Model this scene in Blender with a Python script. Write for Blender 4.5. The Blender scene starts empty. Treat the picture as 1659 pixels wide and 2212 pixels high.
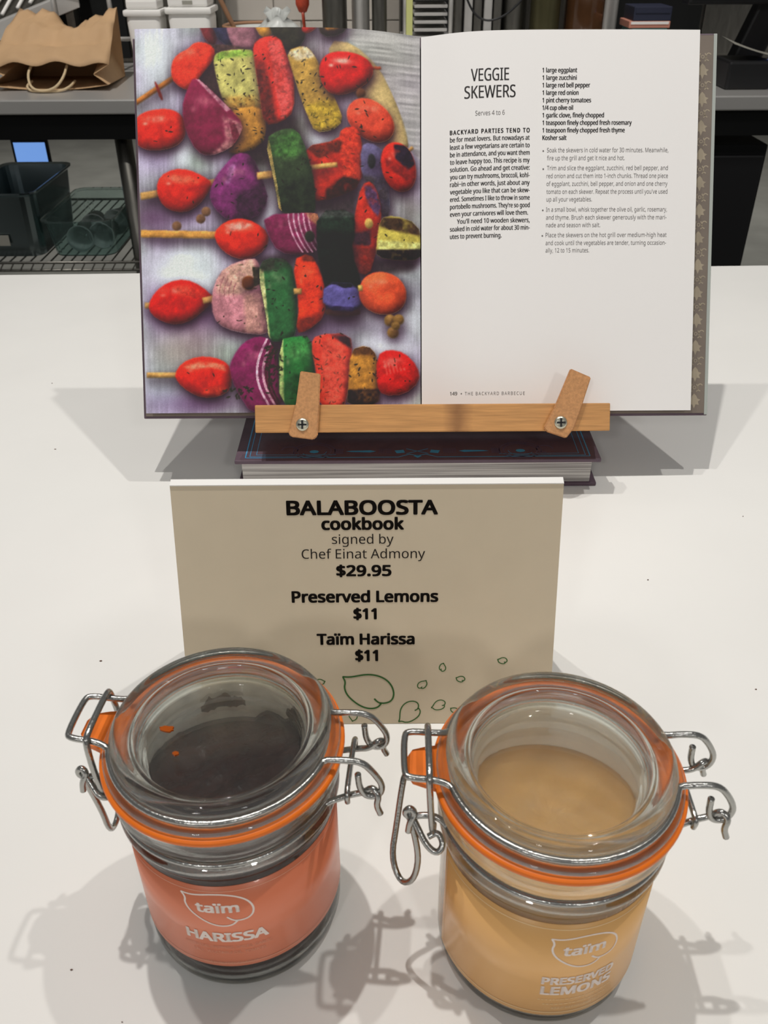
import bpy, bmesh, math, random
import numpy as np
from mathutils import Vector, Matrix
R = math.radians
scene = bpy.context.scene
col = scene.collection
random.seed(4); rng = np.random.default_rng(4)

# ------------------------------------------------------------------ camera, world, lights, exposure
CAM_H = 0.343; PITCH = 34.0; ROLL = 0.35; FPX = 1880.0
cd = bpy.data.cameras.new('camera'); cam = bpy.data.objects.new('camera', cd); col.objects.link(cam)
cam.location = (0, 0, CAM_H)
cam.rotation_euler = (Matrix.Rotation(R(90 - PITCH), 3, 'X') @ Matrix.Rotation(R(-ROLL), 3, 'Z')).to_euler()
cd.sensor_fit = 'VERTICAL'; cd.sensor_height = 24.0; cd.sensor_width = 18.0
cd.lens = FPX / 2212 * 24.0
cd.clip_start = 0.01; cd.clip_end = 50
cd.dof.use_dof = True; cd.dof.focus_distance = 0.50; cd.dof.aperture_fstop = cd.lens / 1.0   # about a millimetre of aperture
scene.camera = cam

w = bpy.data.worlds.new('world'); scene.world = w; w.use_nodes = True
w.node_tree.nodes['Background'].inputs[0].default_value = (1.0, 0.985, 0.965, 1)
w.node_tree.nodes['Background'].inputs[1].default_value = 0.24

def lamp(name, kind, loc, power, size, color=(1, 0.965, 0.92), aim=None, cone=60, blend=1.0):
    l = bpy.data.lights.new(name, kind); l.energy = power; l.color = color; l.shadow_soft_size = size
    if kind == 'SPOT': l.spot_size = R(cone); l.spot_blend = blend
    o = bpy.data.objects.new(name, l); col.objects.link(o); o.location = loc
    if aim is not None: o.rotation_euler = (Vector(aim) - Vector(loc)).to_track_quat('-Z', 'Y').to_euler()
    return o
# ceiling downlights over the counter
lamp('downlight', 'SPOT', (0.62, 0.60, 2.1), 56, 0.02, aim=(.30, .85, 0), cone=75)
lamp('downlight.001', 'SPOT', (-0.49, 0.60, 2.1), 40, 0.02, aim=(-.2, .85, 0), cone=75)
lamp('downlight.002', 'SPOT', (-0.22, 0.60, 2.1), 84, 0.016, aim=(0, .85, 0), cone=75)
# unseen fill spots added to brighten the prep table and tiled wall
lamp('kitchen_fill', 'SPOT', (-0.75, 1.5, 2.2), 210, 0.05, aim=(-.75, 2.75, .25), cone=62)
lamp('kitchen_fill.001', 'SPOT', (0.55, 1.5, 2.2), 170, 0.05, aim=(.55, 2.75, .25), cone=62)
lamp('floor_fill', 'SPOT', (1.2, 4.6, 2.2), 200, 0.05, aim=(1.2, 4.7, 0), cone=90)  # this and the next: unseen fill, added to brighten the far floor
lamp('floor_fill.001', 'SPOT', (-1.6, 4.9, 2.2), 160, 0.05, aim=(-1.6, 4.9, 0), cone=90)
# unseen fill lights added behind the camera to brighten card, labels and pages
lamp('front_fill', 'POINT', (-.8, -1.9, 1.55), 36, 0.12, color=(1, .975, .95))
lamp('front_fill.001', 'POINT', (.9, -1.9, 1.55), 36, 0.12, color=(1, .975, .95))

scene.view_settings.view_transform = 'Standard'; scene.view_settings.look = 'None'
scene.view_settings.gamma = 1.0; scene.view_settings.use_curve_mapping = False
scene.view_settings.exposure = -0.44
scene.cycles.max_bounces = 28; scene.cycles.transmission_bounces = 28; scene.cycles.transparent_max_bounces = 12
scene.cycles.caustics_refractive = True; scene.cycles.caustics_reflective = True
scene.cycles.blur_glossy = 0.5; scene.cycles.sample_clamp_indirect = 6.0

# ------------------------------------------------------------------ materials
def lin(c):
    return tuple(((v / 255) / 12.92 if v / 255 <= 0.04045 else ((v / 255 + 0.055) / 1.055) ** 2.4) for v in c)
def mat(name, rgb, rough=0.5, metal=0.0, spec=0.5, noise=None, bump=None, trans=0.0, ior=1.45, alpha=1.0, emit=None, sheen=0, coat=0):
    """rgb in sRGB 0-255; noise=(scale, amount, stretch) modulates colour; bump=(scale, strength, stretch)"""
    m = bpy.data.materials.new(name); m.use_nodes = True; nt = m.node_tree; b = nt.nodes['Principled BSDF']
    c = lin(rgb)
    b.inputs['Base Color'].default_value = (*c, 1); b.inputs['Roughness'].default_value = rough
    b.inputs['Metallic'].default_value = metal; b.inputs['Specular IOR Level'].default_value = spec
    b.inputs['IOR'].default_value = ior; b.inputs['Transmission Weight'].default_value = trans
    b.inputs['Alpha'].default_value = alpha; b.inputs['Coat Weight'].default_value = coat
    if emit:
        b.inputs['Emission Color'].default_value = (*lin(rgb), 1); b.inputs['Emission Strength'].default_value = emit
    def coords(stretch):
        tc = nt.nodes.new('ShaderNodeTexCoord'); mp = nt.nodes.new('ShaderNodeMapping')
        mp.inputs['Scale'].default_value = stretch; nt.links.new(tc.outputs['Object'], mp.inputs['Vector']); return mp
    if noise:
        mp = coords(noise[2] if len(noise) > 2 else (1, 1, 1)); n = nt.nodes.new('ShaderNodeTexNoise')
        n.inputs['Scale'].default_value = noise[0]; n.inputs['Detail'].default_value = 5
        nt.links.new(mp.outputs[0], n.inputs['Vector'])
        r = nt.nodes.new('ShaderNodeMapRange'); a = noise[1]
        r.inputs['From Min'].default_value = 0.3; r.inputs['From Max'].default_value = 0.7
        r.inputs['To Min'].default_value = 1 - a; r.inputs['To Max'].default_value = 1 + a
        nt.links.new(n.outputs['Fac'], r.inputs['Value'])
        x = nt.nodes.new('ShaderNodeVectorMath'); x.operation = 'SCALE'; x.inputs[0].default_value = c
        nt.links.new(r.outputs[0], x.inputs['Scale']); nt.links.new(x.outputs[0], b.inputs['Base Color'])
    if bump:
        mp = coords(bump[2] if len(bump) > 2 else (1, 1, 1)); n = nt.nodes.new('ShaderNodeTexNoise')
        n.inputs['Scale'].default_value = bump[0]; n.inputs['Detail'].default_value = 4
        nt.links.new(mp.outputs[0], n.inputs['Vector'])
        bp = nt.nodes.new('ShaderNodeBump'); bp.inputs['Strength'].default_value = bump[1]; bp.inputs['Distance'].default_value = 0.002
        nt.links.new(n.outputs['Fac'], bp.inputs['Height']); nt.links.new(bp.outputs[0], b.inputs['Normal'])
    return m
def vcol_mat(name, rough, attr='print', coat=0.0):
    m = bpy.data.materials.new(name); m.use_nodes = True; nt = m.node_tree; b = nt.nodes['Principled BSDF']
    a = nt.nodes.new('ShaderNodeAttribute'); a.attribute_name = attr
    nt.links.new(a.outputs['Color'], b.inputs['Base Color']); b.inputs['Roughness'].default_value = rough
    b.inputs['Coat Weight'].default_value = coat
    return m

M = {}
M['quartz'] = mat('white quartz', (242, 241, 237), 0.38, noise=(9, 0.018))
M['steel'] = mat('brushed steel', (206, 204, 200), 0.36, 0.62, bump=(60, 0.05, (1, 30, 30)))
M['steel_dark'] = mat('dull steel', (120, 118, 112), 0.38, 1.0, noise=(20, 0.15, (6, 6, 1)))
M['wire'] = mat('zinc wire', (176, 176, 172), 0.2, 1.0, bump=(900, 0.12))
M['glass'] = mat('jar glass', (250, 253, 250), 0.0, 0, trans=1.0, ior=1.5)
def clear_mix(m, k):
    nt = m.node_tree; b = nt.nodes['Principled BSDF']; out = nt.nodes['Material Output']
    t = nt.nodes.new('ShaderNodeBsdfTransparent'); t.inputs[0].default_value = (.93, .94, .92, 1); x = nt.nodes.new('ShaderNodeMixShader'); x.inputs[0].default_value = k
    nt.links.new(b.outputs[0], x.inputs[1]); nt.links.new(t.outputs[0], x.inputs[2]); nt.links.new(x.outputs[0], out.inputs['Surface'])
clear_mix(M['glass'], 0.30)
M['rubber'] = mat('orange rubber', (242, 120, 24), 0.42, noise=(120, 0.06))
M['bamboo'] = mat('bamboo', (200, 146, 88), 0.45, noise=(30, 0.16, (1.2, 22, 22)), bump=(40, 0.1, (1, 30, 30)))
M['bamboo_peg'] = mat('bamboo peg', (196, 142, 92), 0.45, noise=(30, 0.16, (20, 20, 1.5)), bump=(40, 0.1, (30, 30, 1)))
M['bamboo_node'] = mat('bamboo with a node', (200, 146, 88), 0.45, noise=(30, 0.16, (1.2, 22, 22)), bump=(40, 0.1, (1, 30, 30)))
def bamboo_node():
    nt = M['bamboo_node'].node_tree; b = nt.nodes['Principled BSDF']; src = b.inputs['Base Color'].links[0].from_socket
    tc = nt.nodes.new('ShaderNodeTexCoord'); n = nt.nodes.new('ShaderNodeTexNoise'); n.inputs['Scale'].default_value = 120
    sp = nt.nodes.new('ShaderNodeSeparateXYZ'); nt.links.new(tc.outputs['Object'], sp.inputs[0]); nt.links.new(tc.outputs['Object'], n.inputs['Vector'])
    def math_(op, a, bb_):
        m = nt.nodes.new('ShaderNodeMath'); m.operation = op
        for i, q in enumerate((a, bb_)):
            if isinstance(q, (int, float)): m.inputs[i].default_value = q
            else: nt.links.new(q, m.inputs[i])
        return m.outputs[0]
    d = math_('ABSOLUTE', math_('SUBTRACT', math_('ADD', sp.outputs[0], math_('MULTIPLY', n.outputs['Fac'], .006)), .027), 0)
    k = nt.nodes.new('ShaderNodeMapRange'); k.inputs['From Min'].default_value = .001; k.inputs['From Max'].default_value = .011; k.inputs['To Min'].default_value = .62; k.inputs['To Max'].default_value = 0
    nt.links.new(d, k.inputs['Value']); mx = nt.nodes.new('ShaderNodeMix'); mx.data_type = 'RGBA'; mx.inputs['B'].default_value = (*lin((112, 70, 40)), 1)
    nt.links.new(k.outputs[0], mx.inputs['Factor']); nt.links.new(src, mx.inputs['A']); nt.links.new(mx.outputs['Result'], b.inputs['Base Color'])
bamboo_node()
M['paper'] = mat('matte page paper', (243, 241, 239), 0.6, spec=0.3)
M['white_card'] = mat('white card', (244, 242, 238), 0.6, spec=0.3)
M['tan_card'] = mat('tan printed card', (226, 211, 184), 0.55, spec=0.3, noise=(60, 0.015))
M['ink'] = mat('black ink', (38, 32, 28), 0.6, spec=0.2)
M['ink_grey'] = mat('grey ink', (118, 115, 114), 0.6, spec=0.2)
M['ink_mid'] = mat('dark grey ink', (62, 60, 60), 0.6, spec=0.2)
M['ink_green'] = mat('green ink', (66, 112, 58), 0.6, spec=0.2)
M['cover_dark'] = mat('dark plum cover cloth', (92, 74, 86), 0.5, noise=(70, 0.1), bump=(500, 0.1))
M['cover_edge'] = mat('pale cover edge', (170, 176, 170), 0.5)
M['blue_foil'] = mat('blue foil', (74, 168, 220), 0.35, 0.2)
M['foil_dim'] = mat('dim foil', (96, 88, 116), 0.4, 0.2)
M['endpaper'] = mat('taupe endpaper', (120, 109, 99), 0.6, noise=(25, 0.14))
M['damask'] = mat('cream damask print', (160, 148, 128), 0.6, noise=(60, 0.12))
M['screw'] = mat('nickel screw', (205, 203, 185), 0.3, 0.9)
M['black'] = mat('black plastic', (22, 22, 24), 0.45)
M['blackmatte'] = mat('matte black panel', (24, 25, 25), 0.75, spec=0.2)
M['kraft'] = mat('kraft paper', (186, 152, 114), 0.75, noise=(14, 0.06), bump=(40, 0.25))
M['rope'] = mat('twisted paper rope', (205, 182, 145), 0.8, bump=(600, 0.4))
M['tubwhite'] = mat('white tub plastic', (232, 230, 226), 0.4)
M['tile'] = mat('grey wall tile', (170, 164, 156), 0.25, noise=(8, 0.05))
M['grout'] = mat('grout', (196, 190, 182), 0.8)
M['floor'] = mat('grey floor', (150, 150, 143), 0.6, noise=(5, 0.12))
M['wall'] = mat('greige wall paint', (150, 146, 136), 0.7, noise=(3, 0.05))
M['pan'] = mat('blued pan steel', (150, 164, 168), 0.24, 1.0)
M['clear'] = mat('clear tinted plastic', (205, 225, 222), 0.05, trans=0.95, ior=1.15)
M['cup'] = mat('frosted plastic cup', (205, 215, 212), 0.35, trans=0.35, ior=1.2)
M['screen'] = mat('lit blue screen', (120, 165, 235), 0.3, emit=1.1)
M['blue_glow'] = mat('blue reflection glow', (95, 140, 255), 0.3, emit=2.2)  # emission in place of a blue reflection
M['harissa_label'] = mat('coral label paper', (240, 138, 100), 0.32, noise=(18, 0.04), coat=0.15)
M['lemon_label'] = mat('amber label paper', (250, 194, 122), 0.32, noise=(18, 0.03), coat=0.15)
M['label_ink'] = mat('cream label print', (246, 232, 222), 0.45)
M['harissa_ink'] = mat('faint label print', (232, 160, 128), 0.45)
M['lemon_ink'] = mat('pale amber print', (244, 212, 160), 0.45)
M['harissa'] = mat('dark chilli paste', (52, 30, 26), 0.14, noise=(90, 0.45), bump=(160, 0.6))
M['lemon'] = mat('lemon pulp', (226, 176, 112), 0.3, noise=(45, 0.15), bump=(70, 0.5))
M['frost'] = mat('milky film on the glass', (235, 232, 224), 0.5, noise=(60, 0.08), alpha=0.72)
M['frost_dirty'] = mat('oily film on the glass', (232, 222, 206), 0.35, noise=(110, 0.28), alpha=0.85)
M['oil'] = mat('orange oil drop', (200, 96, 20), 0.08, trans=0.4)
M['smear'] = mat('dried paste smear', (92, 58, 40), 0.4, noise=(200, 0.4))
M['wood'] = mat('wooden spoon', (150, 112, 84), 0.6)
M['redspoon'] = mat('red plastic', (176, 70, 48), 0.35, noise=(60, 0.3))
M['film'] = mat('thin plastic film', (205, 208, 204), 0.35, noise=(20, 0.1), alpha=0.8)
M['greenlogo'] = mat('green logo print', (40, 118, 62), 0.5)
M['olive'] = mat('olive steel', (96, 92, 66), 0.3, 0.7)
M['brownglass'] = mat('brown glass', (92, 62, 40), 0.15, noise=(9, 0.3), coat=0.5)
M['amber'] = mat('amber plastic', (140, 84, 50), 0.4)
M['teal'] = mat('teal carton', (52, 98, 96), 0.6)
M['navy'] = mat('navy carton', (38, 42, 62), 0.6)
M['lilac'] = mat('pale carton', (176, 168, 172), 0.6)
M['redcarton'] = mat('coral carton', (206, 140, 120), 0.6)
M['yellow'] = mat('yellow strip', (198, 200, 130), 0.5)
M['papergrey'] = mat('grey office paper', (150, 148, 138), 0.7)

# edges of stacked sheets: fine procedural lines
def sheet_edges(name, a, b_, scale, axis):
    m = bpy.data.materials.new(name); m.use_nodes = True; nt = m.node_tree; b = nt.nodes['Principled BSDF']
    tc = nt.nodes.new('ShaderNodeTexCoord'); mp = nt.nodes.new('ShaderNodeMapping')
    s = [6, 6, 6]; s[axis] = scale; mp.inputs['Scale'].default_value = s
    n = nt.nodes.new('ShaderNodeTexNoise'); n.inputs['Scale'].default_value = 1.0; n.inputs['Detail'].default_value = 3
    r = nt.nodes.new('ShaderNodeValToRGB'); r.color_ramp.elements[0].position = .36; r.color_ramp.elements[1].position = .64
    r.color_ramp.elements[0].color = (*lin(a), 1); r.color_ramp.elements[1].color = (*lin(b_), 1)
    nt.links.new(tc.outputs['Object'], mp.inputs[0]); nt.links.new(mp.outputs[0], n.inputs['Vector'])
    nt.links.new(n.outputs['Fac'], r.inputs[0]); nt.links.new(r.outputs[0], b.inputs['Base Color'])
    b.inputs['Roughness'].default_value = .7
    return m
M['edges'] = sheet_edges('closed book sheet edges', (138, 133, 130), (214, 210, 205), 900, 2)
M['edges_open'] = sheet_edges('open book sheet edges', (150, 146, 142), (226, 224, 220), 1600, 1)

# ------------------------------------------------------------------ mesh helpers
def obj(name, verts, faces, m, parent=None, smooth=False, loc=None, rot=None):
    me = bpy.data.meshes.new(name); me.from_pydata([tuple(v) for v in verts], [], faces); me.update()
    if smooth:
        me.polygons.foreach_set('use_smooth', [True] * len(me.polygons))
    if m is not None: me.materials.append(m)
    o = bpy.data.objects.new(name, me); col.objects.link(o)
    if parent is not None: o.parent = parent
    if loc is not None: o.location = loc
    if rot is not None: o.rotation_euler = rot
    return o
def empty(name, loc=(0, 0, 0), rot=(0, 0, 0)):
    o = bpy.data.objects.new(name, None); col.objects.link(o); o.location = loc; o.rotation_euler = rot
    o.empty_display_size = 0.05
    return o
def tag(o, label=None, cat=None, group=None, kind=None):
    if label: o['label'] = label
    if cat: o['category'] = cat
    if group: o['group'] = group
    if kind: o['kind'] = kind
    return o
class MB:
    def __init__(s): s.v = []; s.f = []
    def add(s, v, f):
        n = len(s.v); s.v += [tuple(map(float, p)) for p in v]; s.f += [tuple(i + n for i in q) for q in f]; return s
    def build(s, name, m, parent=None, smooth=False, **k): return obj(name, s.v, s.f, m, parent, smooth, **k)
def g_box(a, b, bev=0.0):
    """bevelled box between corners a and b"""
    bm = bmesh.new(); bmesh.ops.create_cube(bm, size=1)
    for v in bm.verts:
        for i in range(3): v.co[i] = a[i] if v.co[i] < 0 else b[i]
    if bev: bmesh.ops.bevel(bm, geom=list(bm.edges), offset=bev, segments=2, affect='EDGES', profile=0.6)
    bm.verts.index_update()
    r = [v.co[:] for v in bm.verts], [tuple(v.index for v in f.verts) for f in bm.faces]
    bm.free(); return r
def box(name, a, b, m, parent=None, bev=0.0, **k):
    v, f = g_box(a, b, bev); return obj(name, v, f, m, parent, **k)
def g_lathe(prof, n=64, closed=True):
    v = []; f = []; ring = []
    for r, z in prof:
        if r < 1e-7: ring.append([len(v)]); v.append((0, 0, z))
        else:
            s = len(v); ring.append(list(range(s, s + n)))
            v += [(r * math.cos(2 * math.pi * i / n), r * math.sin(2 * math.pi * i / n), z) for i in range(n)]
    pairs = list(zip(ring, ring[1:])) + ([(ring[-1], ring[0])] if closed and len(ring[0]) > 1 and len(ring[-1]) > 1 else [])
    for A, B in pairs:
        for i in range(n):
            j = (i + 1) % n
            if len(A) == 1 and len(B) == 1: continue
            if len(A) == 1: f.append((A[0], B[i], B[j]))
            elif len(B) == 1: f.append((A[i], B[0], A[j]))
            else: f.append((A[i], B[i], B[j], A[j]))
    return v, f
def fillet(prof, k=3):
    """soften a profile's corners by corner cutting"""
    for _ in range(k):
        q = [prof[0]]
        for a, b in zip(prof, prof[1:]):
            q += [(a[0] * .75 + b[0] * .25, a[1] * .75 + b[1] * .25), (a[0] * .25 + b[0] * .75, a[1] * .25 + b[1] * .75)]
        q.append(prof[-1]); prof = q
    return prof
def fixnormals(o):
    bm = bmesh.new(); bm.from_mesh(o.data); bmesh.ops.recalc_face_normals(bm, faces=bm.faces); bm.to_mesh(o.data); bm.free(); return o
def lathe(name, prof, m, parent=None, n=64, smooth=True, closed=False, **k):
    v, f = g_lathe(prof, n, closed); return fixnormals(obj(name, v, f, m, parent, smooth, **k))
def smooth_path(pts, it=3, closed=False):
    p = [np.array(q, float) for q in pts]
    for _ in range(it):
        q = []; n = len(p)
        if not closed: q.append(p[0])
        for i in range(n if closed else n - 1):
            a, b = p[i], p[(i + 1) % n]; q += [a * .75 + b * .25, a * .25 + b * .75]
        if not closed: q.append(p[-1])
        p = q
    return p
def g_tube(path, r, n=10, closed=False):
    P = [np.array(p, float) for p in path]; N = len(P); v = []; f = []
    T = []
    for i in range(N):
        a = P[(i - 1) % N] if (closed or i > 0) else P[0]; b = P[(i + 1) % N] if (closed or i < N - 1) else P[-1]
        t = b - a; T.append(t / (np.linalg.norm(t) + 1e-12))
    up = np.array([0, 0, 1.0]); 
    if abs(T[0] @ up) > .9: up = np.array([1.0, 0, 0])
    X = np.cross(T[0], up); X /= np.linalg.norm(X)
    for i in range(N):
        X = X - T[i] * (X @ T[i]); X /= np.linalg.norm(X) + 1e-12; Y = np.cross(T[i], X)
        for k in range(n):
            a = 2 * math.pi * k / n; v.append(P[i] + r * (math.cos(a) * X + math.sin(a) * Y))
    for i in range(N if closed else N - 1):
        j = (i + 1) % N
        for k in range(n):
            l = (k + 1) % n; f.append((i * n + k, i * n + l, j * n + l, j * n + k))
    if not closed:
        f.append(tuple(range(n - 1, -1, -1))); f.append(tuple((N - 1) * n + k for k in range(n)))
    return v, f
def tube(name, path, r, m, parent=None, it=3, n=10, closed=False, **k):
    v, f = g_tube(smooth_path(path, it, closed), r, n, closed); return obj(name, v, f, m, parent, True, **k)
def g_prism(poly, z0, z1, mp=lambda x, y, z: (x, y, z)):
    n = len(poly); v = [mp(x, y, z0) for x, y in poly] + [mp(x, y, z1) for x, y in poly]
    f = [tuple(range(n - 1, -1, -1)), tuple(range(n, 2 * n))] + [(i, (i + 1) % n, n + (i + 1) % n, n + i) for i in range(n)]
    return v, f
def prism(name, poly, z0, z1, m, parent=None, mp=lambda x, y, z: (x, y, z), **k):
    v, f = g_prism(poly, z0, z1, mp); return fixnormals(obj(name, v, f, m, parent, **k))

# lettering: glyph outlines as flat meshes, laid onto a surface by a mapping (x, y) -> point
FONT = None
try:                                             # a plain sans face bundled with Blender, else its built-in text font
    import os
    _p = os.path.join(bpy.utils.system_resource('DATAFILES'), 'fonts', 'NotoSansMath-Regular.woff2')
    if os.path.exists(_p): FONT = bpy.data.fonts.load(_p)
except Exception: FONT = None
def glyphs(s, bold=0.0, spacing=1.0):
    cu = bpy.data.curves.new('t', 'FONT'); cu.body = s; cu.font = FONT or cu.font; cu.size = 1.0; cu.offset = bold; cu.space_character = spacing
    cu.resolution_u = 3; cu.fill_mode = 'FRONT'
    o = bpy.data.objects.new('t', cu); col.objects.link(o)
    me = o.to_mesh(); v = [tuple(p.co) for p in me.vertices]; f = [tuple(p.vertices) for p in me.polygons]
    o.to_mesh_clear(); bpy.data.objects.remove(o); bpy.data.curves.remove(cu)
    return np.array([(a, b) for a, b, _ in v]) if v else np.zeros((0, 2)), f
CAP = 0.73
try:
    _v, _f = glyphs('H'); CAP = float(_v[:, 1].max() - _v[:, 1].min())
except Exception: pass
def line_glyphs(s, spacing):
    # the sans face lacks these marks: build the diaeresis from the i's own dot, use plain forms for the rest
    s = s.replace('\u2019', "'").replace('\u2014', '\u2212').replace('\u00bc', '1/4')
    if '\u00ef' not in s: return glyphs(s, 0.0, spacing)
    pre = s[:s.index('\u00ef')]; xp = glyphs(pre, 0.0, spacing)[0][:, 0].max()
    v, f = glyphs(s.replace('\u00ef', 'i'), 0.0, spacing)
    dot = (v[:, 0] > xp) & (v[:, 0] < xp + .28) & (v[:, 1] > CAP * .80)
    fd = [q for q in f if all(dot[i] for i in q)]; fr = [q for q in f if not all(dot[i] for i in q)]; n = len(v)
    a = v.copy(); b = v.copy(); a[dot, 0] -= .075; b[dot, 0] += .075
    return np.vstack([a, b]), fr + fd + [tuple(i + n for i in q) for q in fd]
def put_text(mb, s, x, y, cap, surf, width=None, align='l', bold=0.0, spacing=1.0):
    """baseline starts at (x, y) on the surface; cap = capital height; width fits the line to a length"""
    v, f = line_glyphs(s, spacing)
    if not len(v): return
    k = cap / CAP; x0 = v[:, 0].min(); wd = (v[:, 0].max() - x0)
    kx = (width / wd) if width else k
    W = wd * kx; ox = x - (W / 2 if align == 'c' else 0)
    # heavier weights: the outline struck again a hair to each side
    sh = [(0, 0)]
    if bold > 0: sh = [(-bold, 0), (bold, 0), (0, 0)]
    if bold >= .025: sh += [(-bold * .7, bold * .7), (bold * .7, bold * .7), (-bold * .7, -bold * .7), (bold * .7, -bold * .7)]
    for dx, dy in sh: mb.add([surf(ox + (a - x0) * kx + dx * k, y + (b + dy) * k) for a, b in v], f)
def ribbon(mb, path, wd, surf, it=2, closed=False):
    """flat printed stroke of width wd"""
    P = smooth_path(path, it, closed); N = len(P); L = []; Rr = []
    for i in range(N):
        a = P[(i - 1) % N] if (closed or i > 0) else P[0]; b = P[(i + 1) % N] if (closed or i < N - 1) else P[-1]
        t = b - a; t = t / (np.linalg.norm(t) + 1e-9); n = np.array([-t[1], t[0]]) * wd / 2
        L.append(surf(*(P[i] + n))); Rr.append(surf(*(P[i] - n)))
    mb.add(L + Rr, [(i, (i + 1) % N, N + (i + 1) % N, N + i) for i in range(N if closed else N - 1)])
LEAF_A = [(.70, .62), (.78, .635), (.89, .61), (.965, .53), (.985, .38), (.92, .2), (.78, .07), (.6, .005), (.42, 0), (.25, .035), (.12, .055), (0, .045),
          (0, .045), (.05, .16), (.02, .28), (.07, .44), (.2, .59), (.36, .71), (.52, .755), (.66, .73), (.735, .64)]
LEAF_B = [(.60, .53), (.66, .60), (.735, .64)]
def leaf(mb, cx, cy, size, wd, surf, rot=0.0, flip=1):
    def t(p):
        x, y = (p[0] - .5) * size * flip, -(p[1] - .38) * size
        return (cx + x * math.cos(rot) - y * math.sin(rot), cy + x * math.sin(rot) + y * math.cos(rot))
    ribbon(mb, [t(p) for p in LEAF_A], wd, surf); ribbon(mb, [t(p) for p in LEAF_B], wd, surf)
def homography(src, dst):
    A = []; b = []
    for (x, y), (u, v) in zip(src, dst):
        A += [[x, y, 1, 0, 0, 0, -u * x, -u * y], [0, 0, 0, x, y, 1, -v * x, -v * y]]; b += [u, v]
    h = np.append(np.linalg.solve(np.array(A, float), np.array(b, float)), 1).reshape(3, 3)
    def g(x, y):
        d = h[2, 0] * x + h[2, 1] * y + 1
        return (h[0, 0] * x + h[0, 1] * y + h[0, 2]) / d, (h[1, 0] * x + h[1, 1] * y + h[1, 2]) / d
    return g, h

# ------------------------------------------------------------------ the setting
FLOOR_Z = -0.91
tag(box('floor', (-4, -1.5, FLOOR_Z - .05), (4, 7.2, FLOOR_Z), M['floor']), 'grey concrete kitchen floor', 'floor', kind='structure')
tag(box('wall_back', (-4, 7.2, FLOOR_Z), (4, 7.3, 2.2), M['wall']), 'greige far wall behind the kitchen', 'wall', kind='structure')
TOPZ = 0.03; TF = 2.08; TB = 2.79
wt = empty('wall_tiled', (0, TB + .03, TOPZ - .06)); tag(wt, 'grey tiled splash wall behind the prep table', 'wall', kind='structure')
box('backing', (-1.5, 0, 0), (1.5, .04, .75), M['grout'], wt)
tv, tf = g_box((0, -.008, 0), (.146, 0, .072), .002)
tme = bpy.data.meshes.new('tile'); tme.from_pydata(tv, [], tf); tme.materials.append(M['tile'])
for i in range(20):
    for j in range(10):
        o = bpy.data.objects.new('tile', tme); col.objects.link(o); o.parent = wt
        o.location = (-1.5 + i * .15 + .002 + (.075 if j % 2 else 0), 0, j * .075 + .0015)
        if j % 2 and i == 19: o.scale = (.49, 1, 1)

ct = empty('service_counter', (0, 0, 0), (0, 0, R(1.1)))
tag(ct, 'white quartz service counter with square front edge', 'counter')
# worktop with fine dark specks
def quartz():
    m = M['quartz']; nt = m.node_tree; b = nt.nodes['Principled BSDF']
    src = b.inputs['Base Color'].links[0].from_socket
    tc = nt.nodes.new('ShaderNodeTexCoord'); n = nt.nodes.new('ShaderNodeTexNoise'); n.inputs['Scale'].default_value = 55; n.inputs['Detail'].default_value = 2
    r = nt.nodes.new('ShaderNodeValToRGB'); r.color_ramp.elements[0].position = .765; r.color_ramp.elements[1].position = .80
    mx = nt.nodes.new('ShaderNodeMix'); mx.data_type = 'RGBA'; mx.inputs['B'].default_value = (*lin((150, 140, 130)), 1)
    nt.links.new(tc.outputs['Object'], n.inputs['Vector']); nt.links.new(n.outputs['Fac'], r.inputs[0]); nt.links.new(r.outputs[0], mx.inputs['Factor'])
    nt.links.new(src, mx.inputs['A']); nt.links.new(mx.outputs['Result'], b.inputs['Base Color'])
quartz()
box('worktop', (-1.4, -.35, -.03), (1.4, 1.028, 0), M['quartz'], ct, .002)
box('base_cabinet', (-1.35, -.28, FLOOR_Z), (1.35, .96, -.03), M['blackmatte'], ct)

# ------------------------------------------------------------------ closed cookbook lying under the stand
cb = empty('closed_cookbook', (.0245, .537, 0)); tag(cb, 'dark plum cookbook with blue line ornament lying flat under the book stand', 'book')
CW = .1315; CDp = .194; CT = .0255
box('front_cover', (-CW, 0, CT - .003), (CW, CDp, CT), M['cover_dark'], cb, .0009)
box('back_cover', (-CW, .004, 0), (CW, CDp + .002, .003), M['cover_dark'], cb, .0009)
box('page_block', (-CW + .004, .006, .003), (CW - .005, CDp - .004, CT - .003), M['edges'], cb)
box('spine', (-CW, CDp - .002, .0005), (CW, CDp + .0015, CT - .0005), M['cover_dark'], cb, .0009)
S = lambda x, y: (x, y, CT + .00012)
mb = MB()
for k, o in ((.0075, .0008), (.0105, .0005), (.015, .0004)):
    y0 = k * .55; x0 = CW - k
    ribbon(mb, [(-x0, .19 - k), (-x0, y0)], o, S, 0); ribbon(mb, [(x0, .19 - k), (x0, y0)], o, S, 0)
    if k < .0076:
        ribbon(mb, [(-x0, y0), (-.014, y0), (-.006, y0 + .004), (0, y0 + .002), (.006, y0 + .004), (.014, y0), (x0, y0)], o, S, 0)
    else:
        ribbon(mb, [(-x0, y0), (-.074 + k, y0)], o, S, 0); ribbon(mb, [(x0, y0), (.074 - k, y0)], o, S, 0)
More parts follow.
